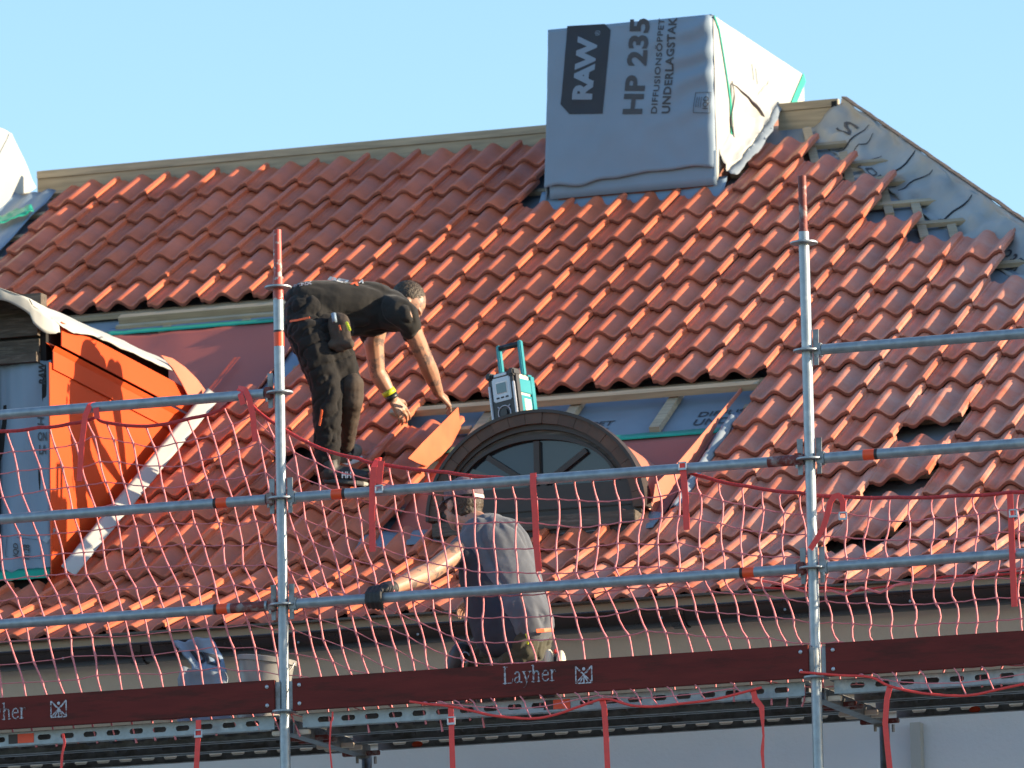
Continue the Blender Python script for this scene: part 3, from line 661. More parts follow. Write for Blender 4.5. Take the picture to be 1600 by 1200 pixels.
# brown segmental blocks round the head
nb = 19
for k in range(nb):
    a0 = math.pi*k/nb+.0015; a1 = math.pi*(k+1)/nb-.0015; j_ = random.uniform(-.003, .003)
    P = []
    for y in (AY-.035+j_, AY+.05):
        for a, r in ((a0, 0.), (a1, 0.), (a1, .056), (a0, .056)): x, z = el(a, AA_-r, AB_-r); P.append((ac.x+x, y, ac.z+z))
    MB().add(P, [(0, 1, 2, 3), (7, 6, 5, 4), (0, 4, 5, 1), (1, 5, 6, 2), (2, 6, 7, 3), (3, 7, 4, 0)]).build('rim_block', M_rim, ad)
def ringp(rx0, rz0, rx1, rz1, y0, y1, z0, z1, name, mt, n=36):
    b = MB(); P = []
    for k in range(n+1):
        a = math.pi*k/n; x, z = el(a, rx0, rz0, z0); X_, Z_ = el(a, rx1, rz1, z1)
        P += [(ac.x+x, y0, ac.z+z), (ac.x+X_, y0, ac.z+Z_), (ac.x+X_, y1, ac.z+Z_), (ac.x+x, y1, ac.z+z)]
    Fc = []
    for k in range(n):
        for q in range(4): Fc.append((4*k+q, 4*k+(q+1) % 4, 4*k+4+(q+1) % 4, 4*k+4+q))
    b.add(P, Fc+[(0, 1, 2, 3), tuple(4*n+q for q in (3, 2, 1, 0))]); return auto_smooth(b.build(name, mt, ad), 30)
ringp(AA_+.014, AB_+.014, AA_-.002, AB_-.002, AY-.045, AY+.06, 0, 0, 'drip_edge', M_win)
ringp(AA_-.054, AB_-.054, .490, .402, AY-.012, AY+.06, 0, .03, 'window_frame', M_win)
ringp(.489, .401, .447, .320, AY+.005, AY+.06, .03, .09, 'window_frame', M_oldwood)
ringp(.446, .319, .412, .243, AY-.006, AY+.06, .09, .14, 'window_frame', M_win)
fc = V((ac.x, AY+.012, ac.z+.14)); 
for a0, a1 in ((0, 33), (33, 90), (90, 147), (147, 180)):
    P = [(ac.x, ac.z+.12)]+[(ac.x+.425*math.cos(math.radians(a0+(a1-a0)*k/10)), ac.z+.12+.265*math.sin(math.radians(a0+(a1-a0)*k/10))) for k in range(11)]
    tx_, tz_ = random.uniform(-.02, .02), random.uniform(-.03, .02)
    MB().prism([(x, AY+.030+(x-ac.x)*tx_+(z-ac.z)*tz_, z) for x, z in P], (0, .006, 0)).build('pane', M_glass, ad)
for a in (33, 90, 147):
    r = .40 if a != 90 else .25
    d = V((math.cos(math.radians(a)), 0, math.sin(math.radians(a)))); MB().beam(fc+V((0, 0, -.01)), fc+d*(.235 if a == 90 else .315), .028 if a != 90 else .03, .03, (0, -1, 0)).build('muntin', M_win, ad)
MB().box((ac.x, AY+.010, ac.z+.08), 1.02, .05, .125).build('transom_rail', M_win, ad, bevel=.004)
MB().box((ac.x, AY+.02, ac.z-.0), 1.10, .05, .05).build('bottom_rail', M_win, ad)
MB().box((ac.x, AY-.02, ac.z-.055), 1.08, .12, .07).build('window_sill', M_oldwood, ad, bevel=.004)
MB().box((ac.x, AY-.01, ac.z-.13), 1.0, .08, .08).build('window_sill', M_win, ad)
MB().grid(lambda u, v: RP(-3.4+10*u, 11.95+.5*v, -.05+.02*nz(u*12, v*3)), 30, 4, thick=(0, 0, -.004)).build('sill_membrane', M_deck, ad, True)
ribbon([RP(5.3, 11.7, .0), RP(5.55, 12.15, .02), RP(5.75, 12.3, .0)], .03, 'flashing_tongue', M_salmon, ad, nrm=(.5, -1, .3), th=.004)

# ================================================================ SCAFFOLD
SY = 30.986; XS_ = [-14.391, -11.819, -9.247, -6.675]; ZR = [6.151-.5*k for k in range(5)]; ZTOP = [6.42, 6.425, 6.462, 6.45]
scf = thing('scaffold', V((-11.8, SY, GROUND)), 'galvanised tube scaffold with oxblood toe boards in front of the eave', 'scaffold')
tp = lambda a, c, r=.02415, n=20: MB().tube([a, c], r, n)
for k, x in enumerate(XS_):
    t_ = 0.0
    st = auto_smooth(MB().tube([(x, SY, GROUND), (x, SY, ZTOP[k]-.26)], .02415, 24).build('standard', M_galv, scf))
    auto_smooth(MB().tube([(x, SY, ZTOP[k]-.26), (x, SY, ZTOP[k]-.245), (x, SY, ZTOP[k])], [.0235, .0192, .0192], 20).build('spigot', M_redpaint if k != 2 else M_rust, st))
    for z in ZR+[6.151-.5*q for q in range(5, 15)]:
        b = MB(); n = 28; P = []
        for rr, zz_ in ((.024, .005), (.061, .005), (.0635, .003), (.0635, -.003), (.061, -.005), (.024, -.005)): P += [(x+rr*math.cos(2*math.pi*q/n), SY+rr*math.sin(2*math.pi*q/n), z+zz_) for q in range(n)]
        b.add(P, [(r*n+q, r*n+(q+1) % n, (r+1)*n+(q+1) % n, (r+1)*n+q) for r in range(5) for q in range(n)]); auto_smooth(b.build('rosette', M_galv, st), 30)
    for x_, y0 in ((x, SY+1.09),):
        MB().tube([(x, y0, GROUND), (x, y0, 4.06)], .02415, 18).build('standard', M_galvd, scf, smooth=True)
def band(x, y, z, ax, r, wd, mt, par, nm='tape_band'):
    d = V((1, 0, 0)) if ax == 'x' else V((0, 0, 1)); c = V((x, y, z)); return auto_smooth(MB().tube([c-d*wd/2, c+d*wd/2], r, 20).build(nm, mt, par))
sts = [o for o in scf.children if o.name.startswith('standard')]
def zof(px_, py_): return at(px_, py_, SY).z
L_ = sts[0]
s1 = [o for o in sts if abs(o.data.vertices[0].co.x+11.8) < .1][0]; s2 = [o for o in sts if abs(o.data.vertices[0].co.x+9.25) < .1][0]
band(-11.819, SY, zof(436, 530), 'z', .0248, .070, M_tape, s1); band(-11.819, SY, zof(436, 518), 'z', .0251, .010, M_blktape, s1)
band(-11.819, SY, 6.145, 'z', .0246, .11, M_redpaint, s1, 'paint_band')
band(-11.819, SY, 6.30, 'z', .0200, .13, M_redpaint, s1, 'paint_band')
# rails
rails = [(0, 1, 1), (0, 1, 2), (0, 1, 3), (1, 2, 2), (1, 2, 3), (2, 3, 1), (2, 3, 2), (2, 3, 3)]
RO_ = {}
for a, c, k in rails:
    x0, x1, z = XS_[a]+.075, XS_[c]-.075, ZR[k]
    ra = auto_smooth(MB().tube([(x0, SY, z), (x1, SY, z)], .02415, 24).build('guard_rail', M_galv, scf)); RO_[(a, k)] = ra
    for x, s in ((x0, -1), (x1, 1)):
        MB().box((x+s*.020, SY, z+.0), .042, .036, .060).build('wedge_head', M_rust if s > 0 else M_galvd, ra, bevel=.006)
        MB().prism([(x+s*.030-.011, SY-.004, z-.07), (x+s*.030+.009, SY-.004, z-.07), (x+s*.030+.013, SY-.004, z+.095), (x+s*.030-.014, SY-.004, z+.095)], (0, .007, 0)).build('wedge', M_galvd, ra)
        MB().tube([(x+s*.018, SY-.022, z-.042), (x+s*.018, SY-.022, z-.026)], .006, 6).build('rivet', M_galvd, ra)
for key, (px_, py_), rr in (((1, 2), (528, 773), 1), ((0, 2), (347, 788), -1), ((2, 2), (1359, 710), 1), ((1, 3), (1170, 893), -1), ((0, 3), (348, 953), -1)):
    p = at(px_, py_, SY); band(p.x, SY, ZR[key[1]], 'x', .0248, .056, M_tape, RO_[key]); band(p.x-(.032 if rr < 0 else -.032), SY, ZR[key[1]], 'x', .0251, .014, M_blktape, RO_[key])
for key, x in (((0, 3), -11.99), ((0, 3), -13.86), ((1, 2), -9.36)): band(x, SY, ZR[key[1]], 'x', .0247, .17, M_rust, RO_[key], 'paint_band')
# toe boards with worn lettering
TY = 30.94
tb = {}
for a, (x0, x1) in enumerate(((-14.36, -11.852), (-11.762, -9.268), (-9.186, -6.70))):
    t = MB().box(((x0+x1)/2, TY+.015, 4.222), x1-x0, .03, .150).build('toe_board', M_toe, scf, bevel=.002); tb[a] = t
    for x in (x0+.035, x1-.035):
        for z in (4.265, 4.178): MB().ellipsoid((x, TY-.002, z), .0095, .006, .0095, n=12, m=6).build('bolt', M_silver, t, True)
    for x, s in ((x0, -1), (x1, 1)): MB().box((x+s*.012, TY+.02, 4.222), .022, .012, .13).build('end_bracket', M_galvd, t)
LB = 'Layher'
# serif glyphs drawn as strokes: (x, y) in units of x-height 1, ascender 1.5; each stroke (points, width)
GL = {'L': (1.0, [([(.2, 0), (.2, 1.5)], .17), ([(0.02, 1.47), (.42, 1.47)], .05), ([(.02, .03), (.9, .03)], .06), ([(.88, 0), (.93, .38)], .06)]),
      'a': (.78, [([(.12, .82), (.2, .95), (.38, .98), (.52, .85), (.53, .6), (.53, .2), (.6, .04), (.74, .06)], .12), ([(.53, .58), (.3, .52), (.1, .38), (.1, .15), (.24, .03), (.42, .08), (.53, .22)], .10)]),
      'y': (.82, [([(.12, .96), (.42, .06)], .14), ([(.72, .96), (.42, .06), (.28, -.36), (.1, -.42)], .06), ([(0, .97), (.3, .97)], .05), ([(.55, .97), (.85, .97)], .05)]),
      'h': (.92, [([(.2, 0), (.2, 1.5)], .14), ([(.04, 1.47), (.2, 1.47)], .05), ([(.02, .03), (.38, .03)], .05), ([(.24, .75), (.38, .93), (.56, .95), (.68, .8), (.69, 0)], .12), ([(.54, .03), (.86, .03)], .05)]),
      'e': (.76, [([(.1, .56), (.64, .56), (.6, .82), (.42, .96), (.22, .88), (.09, .6), (.1, .3), (.24, .07), (.46, .02), (.66, .2)], .10)]),
      'r': (.66, [([(.2, 0), (.2, .95)], .14), ([(.04, .96), (.2, .96)], .05), ([(.02, .03), (.4, .03)], .05), ([(.24, .7), (.36, .92), (.52, .94), (.58, .82)], .10)])}
def glyphs(s, x, z, xh, y, par):
    for ch_ in s:
        wd, st_ = GL[ch_]; b = MB()
        for k, (pts_, lw) in enumerate(st_):
            for p, q_ in zip(pts_[:-1], pts_[1:]):
                A_1 = V((x+p[0]*xh, y-.0010-.0003*k, z+p[1]*xh)); B_1 = V((x+q_[0]*xh, y-.0010-.0003*k, z+q_[1]*xh)); d = (B_1-A_1).normalized()*lw*xh*.3
                b.beam(A_1-d, B_1+d, lw*xh, .0016, (0, -1, 0))
        b.build('lettering', M_letter, par); x += wd*xh*1.02
    return x
def emblem(x, z, s, y, par):
    b = MB(); Lw = s*.075
    for a, c in (((0, 0), (1, 0)), ((0, 0), (0, 1)), ((1, 0), (1, 1)), ((0, 1), (.36, .60)), ((1, 1), (.64, .60)), ((0, 1), (1, .02)), ((1, 1), (0, .02)), ((.5, .55), (.5, .0)), ((.5, .45), (.25, .05)), ((.5, .45), (.75, .05))):
        b.beam(V((x+a[0]*s, y-.0012, z+a[1]*s)), V((x+c[0]*s, y-.0012, z+c[1]*s)), Lw, .0016+.0002*random.random(), (0, -1, 0))
    b.ellipsoid((x+.5*s, y-.001, z+.84*s), .10*s, .0015, .10*s, n=12, m=6); b.build('emblem', M_letter, par)
p = at(786, 1068, TY); glyphs('Layher', p.x, p.z-.002, .052, TY, tb[1]); p = at(900, 1062, TY); emblem(p.x, 4.188, .077, TY, tb[1])
p = at(-39, 1128, TY); glyphs('Layher', p.x, p.z+.002, .052, TY, tb[0]); p = at(80, 1128, TY); emblem(p.x, 4.188, .077, TY, tb[0])
# steel decks: perforated side flanges, ribbed underside
def slot_strip(x0, x1, y, z0, z1, pitch, sl, sh, b, th=.003, ph=0.):
    "vertical strip with oval slots cut through"
    n = int((x1-x0-.10)/pitch); xa = (x0+x1)/2-n*pitch/2; zc = (z0+z1)/2+ph
    b.box(((x0+xa)/2, y, (z0+z1)/2), xa-x0, th, z1-z0); b.box(((x1+xa+n*pitch)/2, y, (z0+z1)/2), x1-xa-n*pitch, th, z1-z0)
    for k in range(n):
        a = xa+k*pitch; c = a+pitch; m_ = (a+c)/2; e = []
        for q in range(12):
            t = math.pi*2*q/12+math.pi/12; e.append((m_+(sl/2-sh/2)*(1 if math.cos(t) > 0 else -1)+sh/2*math.cos(t), zc+sh/2*math.sin(t)))
        o_ = []
        for ex, ez in e: o_.append(ex)
        P = []; F_ = []
        out = [(c, z1)]*3+[(a, z1)]*3+[(a, z0)]*3+[(c, z0)]*3
        # fan each hole point to its outer corner, plus bridging faces
        for s in (0, 1):
            yy = y+(s-.5)*th; P += [(ex, yy, ez) for ex, ez in e]+[(c, yy, z1), (a, yy, z1), (a, yy, z0), (c, yy, z0)]
        for s in (0, 1):
            o0 = s*16
            for q in range(12):
                cq = 12+q//3; F_.append((o0+q, o0+(q+1) % 12, o0+cq))
                if (q+1) % 3 == 0: F_.append((o0+(q+1) % 12, o0+12+((q//3)+1) % 4, o0+cq))
        for q in range(12): F_.append((q, 16+q, 16+(q+1) % 12, (q+1) % 12))
        b.add(P, F_)
for a in range(3):
    x0, x1 = XS_[a]+.05, XS_[a+1]-.05
    for k in range(3):
        y0 = 31.035+k*.345; dk = MB().box(((x0+x1)/2, y0+.16, 4.141), x1-x0, .318, .004).build('steel_deck', M_galvd, scf)
        for kk, yy in ((0, y0+.001), (1, y0+.319)):
            b = MB(); slot_strip(x0+.02, x1-.02, yy, 4.078, 4.139, .1165, .068, .026, b, .0025, .002); b.build('flange', M_galv if (kk == 0 and k == 0) else M_galvd, dk)
        b = MB(); b.box(((x0+x1)/2, y0+.018, 4.077), x1-x0-.08, .030, .004); b.box(((x0+x1)/2, y0+.302, 4.077), x1-x0-.08, .030, .004); b.box(((x0+x1)/2, y0+.16, 4.125), x1-x0-.08, .05, .026); b.build('rib', M_galvd, dk)
        if k == 0:
            for px_ in ({0: 40, 1: 878, 2: 99999}[a],):
                if px_ < 5000:
                    p = at(px_, 1100, y0); MB().box((p.x, y0-.0025, 4.110), .082, .001, .044).build('sticker', M_tape, dk); MB().box((p.x-.065, y0-.0025, 4.110), .045, .001, .044).build('sticker', M_blktape, dk)
        if k == 2:
            for px_ in {0: (), 1: (650,), 2: (1523,)}[a]:
                p = at(px_, 1150, y0+.3); MB().ellipsoid((p.x, y0+.315, 4.095), .028, .004, .016, n=10, m=5).build('cap', M_tape, dk)
    # loose orange mark
for k, x in enumerate(XS_):
    tr = MB(); 
    for s in (-1, 1): tr.box((x+s*.030, SY+.545, 4.078), .006, 1.02, .052)
    tr.box((x, SY+.545, 4.052), .06, 1.02, .004); t = tr.build('transom', M_galvd, scf)
    for q in range(3):
        for s in (-1, 1):
            for e in (0, 1):
                yy = 31.07+q*.345+e*.24; MB().box((x+s*.055, yy, 4.062), .075, .030, .022).build('deck_claw', M_rust if (q+e) % 2 else M_cornice, t, bevel=.003)
    MB().box((x, SY+1.035, 4.075), .05, .06, .07).build('wedge_head', M_galvd, t, bevel=.005); 
    MB().tube([(x-.03, SY+1.04, 4.02), (x-.03, SY+1.04, 4.055)], .008, 6).build('rivet', M_galvd, t); MB().tube([(x+.04, SY+1.10, 4.02), (x+.04, SY+1.10, 4.055)], .008, 6).build('rivet', M_galvd, t)
# putlog tube clamped to the inner standard
xk = XS_[1]; zk = 3.935
b = MB().tube([(xk-.055, SY+.93, zk), (xk-.055, SY+1.9, zk)], .024, 16); ps = b.build('wall_tie', M_galvd, scf, True)
MB().tube([(xk-.055, SY+.9295, zk), (xk-.055, SY+.9305, zk)], .020, 14).build('tube_mouth', M_black, ps)
for s in (0, 1): MB().tube([(xk-.055+.06*s, SY+1.06+.03*s, zk-.02-.02*s), (xk-.055+.06*s, SY+1.11+.03*s, zk-.02-.02*s)], .036, 14).build('coupler', M_galvd, ps, True)
MB().tube([(xk+.02, SY+1.02, zk+.01), (xk+.075, SY+1.02, zk-.0)], .009, 6).build('coupler_bolt', M_galvd, ps)
# ================================================================ SAFETY NET
NY = 31.026
rp = [(-60, 680), (0, 674), (60, 668), (110, 662), (150, 652), (165, 660), (230, 666), (300, 653), (345, 640), (378, 609), (400, 640), (440, 668), (500, 700), (560, 716), (590, 724), (700, 738), (780, 746), (835, 748), (900, 748), (980, 744), (1040, 738), (1068, 733), (1100, 745), (1170, 760), (1250, 770), (1310, 775), (1400, 777), (1500, 774), (1578, 769), (1660, 764)]
RPT = [at(x, y, NY) for x, y in rp]
def ztop(X):
    for a, c in zip(RPT[:-1], RPT[1:]):
        if a.x <= X <= c.x: f = (X-a.x)/(c.x-a.x); return a.z+(c.z-a.z)*f
    return RPT[0].z if X < RPT[0].x else RPT[-1].z
def zsm(X): return sum(ztop(X+d) for d in (-.5, -.3, -.1, .1, .3, .5))/6
def lerp(x, xs, ys):
    if x <= xs[0]: return ys[0]
    for i in range(len(xs)-1):
        if x <= xs[i+1]: f = (x-xs[i])/(xs[i+1]-xs[i]); return ys[i]+(ys[i+1]-ys[i])*f
    return ys[-1]
net = thing('safety_net', V((-11.5, NY, 4.2)), 'red knotted safety net hung along the inside of the scaffold rails', 'net')
C_ = .1005
SX = [at(x, 750, NY).x for x in (150, 378, 590, 835, 1068, 1310, 1578)]
def node(c, r):
    X = -14.62+c*C_; g_ = r*C_
    lean = lerp(X, [-14.6, -12.0, -11.7, -11.2, -10.8, -10.2, -9.4, -8], [.27, .27, .24, .16, .05, .02, -.05, -.03])
    late = max(0, r-4)*C_*lerp(X, [-12, -11.6, -10.9, -10.3, -9.6, -9, -8.4], [0, 0, .0, .42, .42, .10, .05])
    if r > 7: late = 3*C_*lerp(X, [-12, -11.6, -10.9, -10.3, -9.6, -9, -8.4], [0, 0, .0, .42, .42, .10, .05])+.02
    f = min(1, r/7); zt_ = ztop(X)*(1-f)+zsm(X)*f
    sag = lerp(X, [-14.6, -12, -11.6, -11, -10.2, -9.2, -8], [.0, .0, .05, .10, .03, .0, .0])*math.sin(min(1, r/9)*math.pi*.5)
    pull = sum(math.exp(-((X-k)/.16)**2) for k in SX); dz = .022*nz(c*.30, r*.45, 3)+.012*nz(c*.9, r*.8, 13)+.030*pull*math.exp(-r/2.5); dx = .034*nz(c*.33, r*.35, 9)+.010*nz(c*.9, r*.9, 21)
    z = zt_-g_*lerp(X, [-14.6, -9.3, -9.1, -7.5], [1.0, 1.0, .97, .97])-sag+dz
    return V((X+lean*g_+late+dx, NY+.018*nz(c*.3, r*.3, 5)+.02, z))
NC = 67; ZB = 4.12
def amp(X): return lerp(X, [-14.6, -11.6, -10.6, -9.4, -8, -7], [.002, .003, .006, .010, .013, .013])
vb = MB(); hb = MB(); 
for c in range(NC):
    path = []; rad = []; X = -14.62+c*C_
    for r in range(0, 26):
        p = node(c, r); q = node(c, r+1)
        if r == 0: p = V((p.x, NY, ztop(X)))
        path.append(p); rad.append(.0060)
        if p.z < ZB: break
        s = 1 if r % 2 else -1; am = amp(X)
        for k in (.3, .7):
            path.append(p.lerp(q, k)+V((s*am*math.sin(k*math.pi)*(.2+2.0*abs(nz(c*.7, r*.9))), 0, 0))); rad.append(.0044)
    if len(path) > 2: vb.tube(path, rad, 5, cap=False)
for r in range(1, 26):
    run = []
    for c in range(NC):
        p = node(c, r)
        if p.z > ZB-.02: run.append(p)
        else:
            if len(run) > 1: hb.tube(run, .0030, 4, cap=False)
            run = []
    if len(run) > 1:
        fine = [run[0]]
        for a, q in zip(run[:-1], run[1:]): fine += [a.lerp(q, .5)+V((0, 0, -.004)), q]
        hb.tube(fine, .0035, 4, cap=False)
vb.build('upright_cord', M_net, net, True); hb.build('level_cord', M_net, net, True)
fine = []
for a, c in zip(RPT[:-1], RPT[1:]):
    for k in range(4): fine.append(a.lerp(c, k/4)+V((0, 0, -.006*math.sin(k/4*math.pi))))
MB().tube(fine, .0085, 7).build('border_rope', M_rope, net, True)
sl = [at(x, y, NY+.03) for x, y in ((1150, 900), (1215, 912), (1260, 925), (1300, 923), (1322, 930), (1345, 918), (1375, 926), (1400, 914), (1450, 908), (1510, 904), (1560, 892), (1660, 880))]
MB().tube([a.lerp(c, k/3) for a, c in zip(sl[:-1], sl[1:]) for k in range(3)], .0062, 6).build('slack_cord', M_net, net, True)
sl = [at(x, y, NY+.035) for x, y in ((1180, 918), (1230, 920), (1290, 918), (1335, 924), (1372, 918), (1420, 912), (1480, 900), (1560, 898), (1660, 890))]
MB().tube([a.lerp(c, k/3) for a, c in zip(sl[:-1], sl[1:]) for k in range(3)], .0050, 6).build('slack_cord', M_rope, net, True)
BY = 30.925
def low(pts_, seed, cords):
    P = [at(x, y, BY) for x, y in pts_]; fine = []
    for q_ in range(len(P)-1):
        p0_, p1_, p2_, p3_ = P[max(q_-1, 0)], P[q_], P[q_+1], P[min(q_+2, len(P)-1)]
        for k in range(4): t = k/4; fine.append(.5*((2*p1_)+(p2_-p0_)*t+(2*p0_-5*p1_+4*p2_-p3_)*t*t+(3*p1_-p0_-3*p2_+p3_)*t**3))
    fine.append(P[-1]); MB().tube(fine, .0062, 7).build('border_rope', M_strap, net, True)
    b = MB(); n = len(fine); mid = []
    for k in range(2, n-2, 3):
        p = fine[k]; 
        if p.z > 4.135: continue
        top = V((p.x-.06+.03*nz(k, seed), BY+.02, 4.15)); m_ = top.lerp(p, .55)+V((.02*nz(k*2.3, seed), 0, 0))
        b.tube([top, top.lerp(m_, .5)+V((.008, 0, 0)), m_, p], .0036, 5, cap=False); mid.append(m_)
    if len(mid) > 1: b.tube(mid, .003, 4, cap=False)
    b.build('hanging_cord', M_net, net, True)
low([(640, 1096), (668, 1100), (700, 1103), (735, 1110), (770, 1118), (830, 1123), (870, 1116), (905, 1104), (946, 1092), (985, 1102), (1020, 1104), (1060, 1100), (1120, 1092), (1190, 1074)], 1, 1)
low([(1250, 1050), (1310, 1055), (1360, 1058), (1390, 1072), (1440, 1083), (1510, 1087), (1570, 1075), (1660, 1056)], 2, 1)

# ================================================================ STRAPS
def strap(pts_, Y, wd, label, buckle=None, nrm=(0, -1, 0), hook=None):
    P = [at(q[0], q[1], q[2] if len(q) > 2 else Y) for q in pts_]
    t = thing('webbing_strap', P[0], label, 'strap', 'red straps tied to the net and scaffold')
    fine = []
    for a, c in zip(P[:-1], P[1:]):
        for k in range(3): fine.append(a.lerp(c, k/3))
    fine.append(P[-1]); ribbon(fine, wd, 'webbing', M_strap, t, nrm=nrm, th=.0022)
    if buckle:
        c = at(buckle[0], buckle[1], Y-.006); b = MB()
        for s in (-1, 1): b.box(c+V((s*.017, 0, 0)), .006, .006, .036)
        b.box(c+V((0, 0, .016)), .040, .006, .006); b.box(c+V((0, 0, -.014)), .040, .008, .010); b.build('buckle', M_silver, t, bevel=.0012)
    if hook:
        ribbon([at(x, y, Y2) for x, y, Y2 in hook], wd, 'loop', M_strap, t, nrm=nrm, th=.0022)
    return t
f_, n_ = 30.955, 31.03
strap([(150, 632, 30.985), (140, 634, 30.962), (133, 650, f_), (128, 690, f_), (126, 720, f_), (124, 752, f_)], f_, .028, 'red strap looped over the top rail in front of the orange dormer cheek', hook=[(151, 630, 30.985), (150, 640, f_), (152, 654, f_)])
strap([(372, 607, 30.985), (383, 609, 30.96), (390, 625, f_), (395, 650, f_), (399, 690, f_)], f_, .028, 'red strap on the top rail just left of the left standard', hook=[(374, 606, 30.985), (376, 618, f_), (380, 632, f_)])
strap([(595, 720, n_), (590, 718, 31.0), (584, 730, f_), (582, 760, f_), (581, 800, f_), (582, 862, f_)], f_, .030, 'red strap with bright buckle below the shoes of the standing worker', buckle=(592, 764), hook=[(596, 720, f_), (594, 735, f_), (592, 756, f_)])
strap([(833, 739, 30.962), (833, 760, f_), (836, 800, f_), (838, 850, f_), (842, 893, f_)], f_, .030, 'long red strap hanging from the middle rail beside the kneeling worker')
strap([(1065, 722, 30.962), (1068, 740, f_), (1071, 780, f_), (1073, 828, f_)], f_, .030, 'red strap with buckle on the middle rail below the right edge of the arched dormer', buckle=(1066, 728))
strap([(1316, 778), (1310, 774), (1303, 776), (1297, 785), (1294, 800), (1286, 825), (1276, 843), (1266, 858)], 30.955, .026, 'red strap curling over and crossing the right standard, buckle hanging free', buckle=(1317, 806), hook=[(1312, 775, 30.953), (1317, 785, 30.953), (1317, 800, 30.953)])
strap([(1578, 772), (1580, 820), (1582, 880), (1585, 948)], 30.955, .028, 'red strap with side buckle at the right edge, in front of the tiles', buckle=(1583, 802))
strap([(98, 1146), (101, 1160), (97, 1180), (95, 1215)], 30.93, .012, 'thin red strap below the toe board lettering at far left')
strap([(310, 1125), (310, 1140), (309, 1160), (306, 1215)], 30.93, .026, 'red strap with ring under the left toe board', buckle=(310, 1146))
strap([(520, 1112), (519, 1125), (517, 1128), (515, 1165), (520, 1215)], 30.93, .008, 'thin red tie hanging just right of the left standard')
strap([(704, 1103), (705, 1125), (706, 1160), (708, 1215)], 30.93, .026, 'red strap hanging under the middle toe board left of its lettering', buckle=(705, 1126))
strap([(940, 1092), (944, 1105), (947, 1150), (950, 1215)], 30.93, .026, 'red strap hanging under the middle toe board right of its lettering')
strap([(1176, 1076), (1180, 1092), (1190, 1105), (1193, 1150), (1191, 1175), (1194, 1215)], 30.93, [.026]*7+[.02, .012, .01, .012, .016, .016, .014, .012, .012], 'twisted red strap hanging just left of the right standard')
strap([(1390, 1074), (1386, 1090), (1383, 1130), (1387, 1170), (1392, 1215)], 30.93, .026, 'red strap hanging right of the right standard in front of the inner pole')

# ================================================================ THINGS ON THE PLATFORM
bc = at(402, 1062, 31.75); bc.z = 4.146
bk = thing('bucket', bc, 'milky plastic bucket on the scaffold deck behind the net, left of the left standard', 'bucket')
rim_, zz0 = .125, .30
b = MB(); P = []; n = 28
for r, z in ((.095, 0), (.118, .27), (.128, .272), (.128, .29), (.120, .292), (.116, .27), (.093, .006)): P += [bc+Matrix.Rotation(.14, 3, 'Y')@V((r*1.12*math.cos(2*math.pi*q/n), r*1.12*math.sin(2*math.pi*q/n), z*1.28)) for q in range(n)]
b.add(P, [(r*n+q, r*n+(q+1) % n, (r+1)*n+(q+1) % n, (r+1)*n+q) for r in range(6) for q in range(n)]+[tuple(range(n)), tuple(6*n+q for q in range(n))]); auto_smooth(b.build('pail', M_bucket, bk), 35)
P = [bc+Matrix.Rotation(.14, 3, 'Y')@V((.146*math.cos(a), -.146*math.sin(a)*.5-.01, .36-.11*math.sin(a))) for a in [math.pi*k/14 for k in range(15)]]; MB().tube(P, .003, 5).build('handle', M_galvd, bk)
A_, B_, C2, D_ = at(268, 1002, 31.55), at(328, 996, 31.65), at(354, 1052, 31.62), at(298, 1048, 31.5)
bag = thing('membrane_offcut', V((at(310, 1060, 31.55).x, 31.55, 4.146)), 'folded grey printed membrane offcut standing on the deck beside the bucket', 'offcut')
def bagf(u, v):
    p = A_.lerp(B_, u).lerp(D_.lerp(C2, u), v); return p+V((0, .05*nz(u*2, v*2)+.05*math.sin(v*3), .012*nz(u*5, v*5)))
o = MB().grid(bagf, 16, 14, thick=(0, .005, 0)).build('sheet', M_mem, bag, True)
fit_text('UD', V((.18, .62, 0)), V((.72, .22, 0)), V((.06, -.36, 0)), 'lettering', M_print, o, weight=.05, surf=lambda p: bagf(p.x, p.y)+V((0, -.006, 0)))
def bag2(u, v):
    p = at(282, 1042, 31.5).lerp(at(352, 1050, 31.5), u).lerp(V((at(276, 1080, 31.45).x, 31.45, 4.15)).lerp(V((at(362, 1080, 31.45).x, 31.45, 4.15)), u), v); return p+V((.01*nz(v*6), .05*nz(u*4, v*3, 2), .01*nz(u*6)))
MB().grid(bag2, 16, 10, thick=(0, .006, 0)).build('fold', M_deck, bag, True)

# ================================================================ RADIO on the arched dormer
Rr = Matrix.Rotation(math.radians(-13), 3, 'Z')@Matrix.Rotation(math.radians(-6.5), 3, 'Y')
rc = V((-11.80, 34.33, 5.955)); RS = 1.24
rad_ = thing('site_radio', rc, 'teal and black building site radio standing on the arched dormer', 'radio')
RL_ = lambda x, y, z: rc+Rr@V((x, y, z))*RS
def rbox(c, s, name, mt, bv=.006, par=None):
    b = MB(); P = []
    b.box(RL_(*c), s[0]*RS, s[1]*RS, s[2]*RS, Rr); return auto_smooth(b.build(name, mt, par or rad_, bevel=bv), 40)
rbox((0, -.055, .125), (.135, .045, .245), 'front_shell', M_radio, .012)
rbox((0, .005, .125), (.120, .085, .225), 'body', M_cream, .010)
rbox((0, .065, .125), (.128, .045, .235), 'back_shell', M_teal, .012)
rbox((.0605, .0, .185), (.008, .10, .060), 'side_panel', M_teal, .003)
rbox((.0615, .0, .09), (.008, .085, .11), 'side_grille', M_teal, .003)
rbox((.0655, .005, .09), (.004, .05, .08), 'side_inset', M_cream, .002)
for x in (-.055, .055):
    for z in (.012, .238): rbox((x, -.06, z), (.030, .060, .030), 'bumper', M_radio, .008)
for x in (-.0600, .0600): rbox((x*.98, -.080, .115), (.010, .010, .165), 'trim_bar', M_silver, .003)
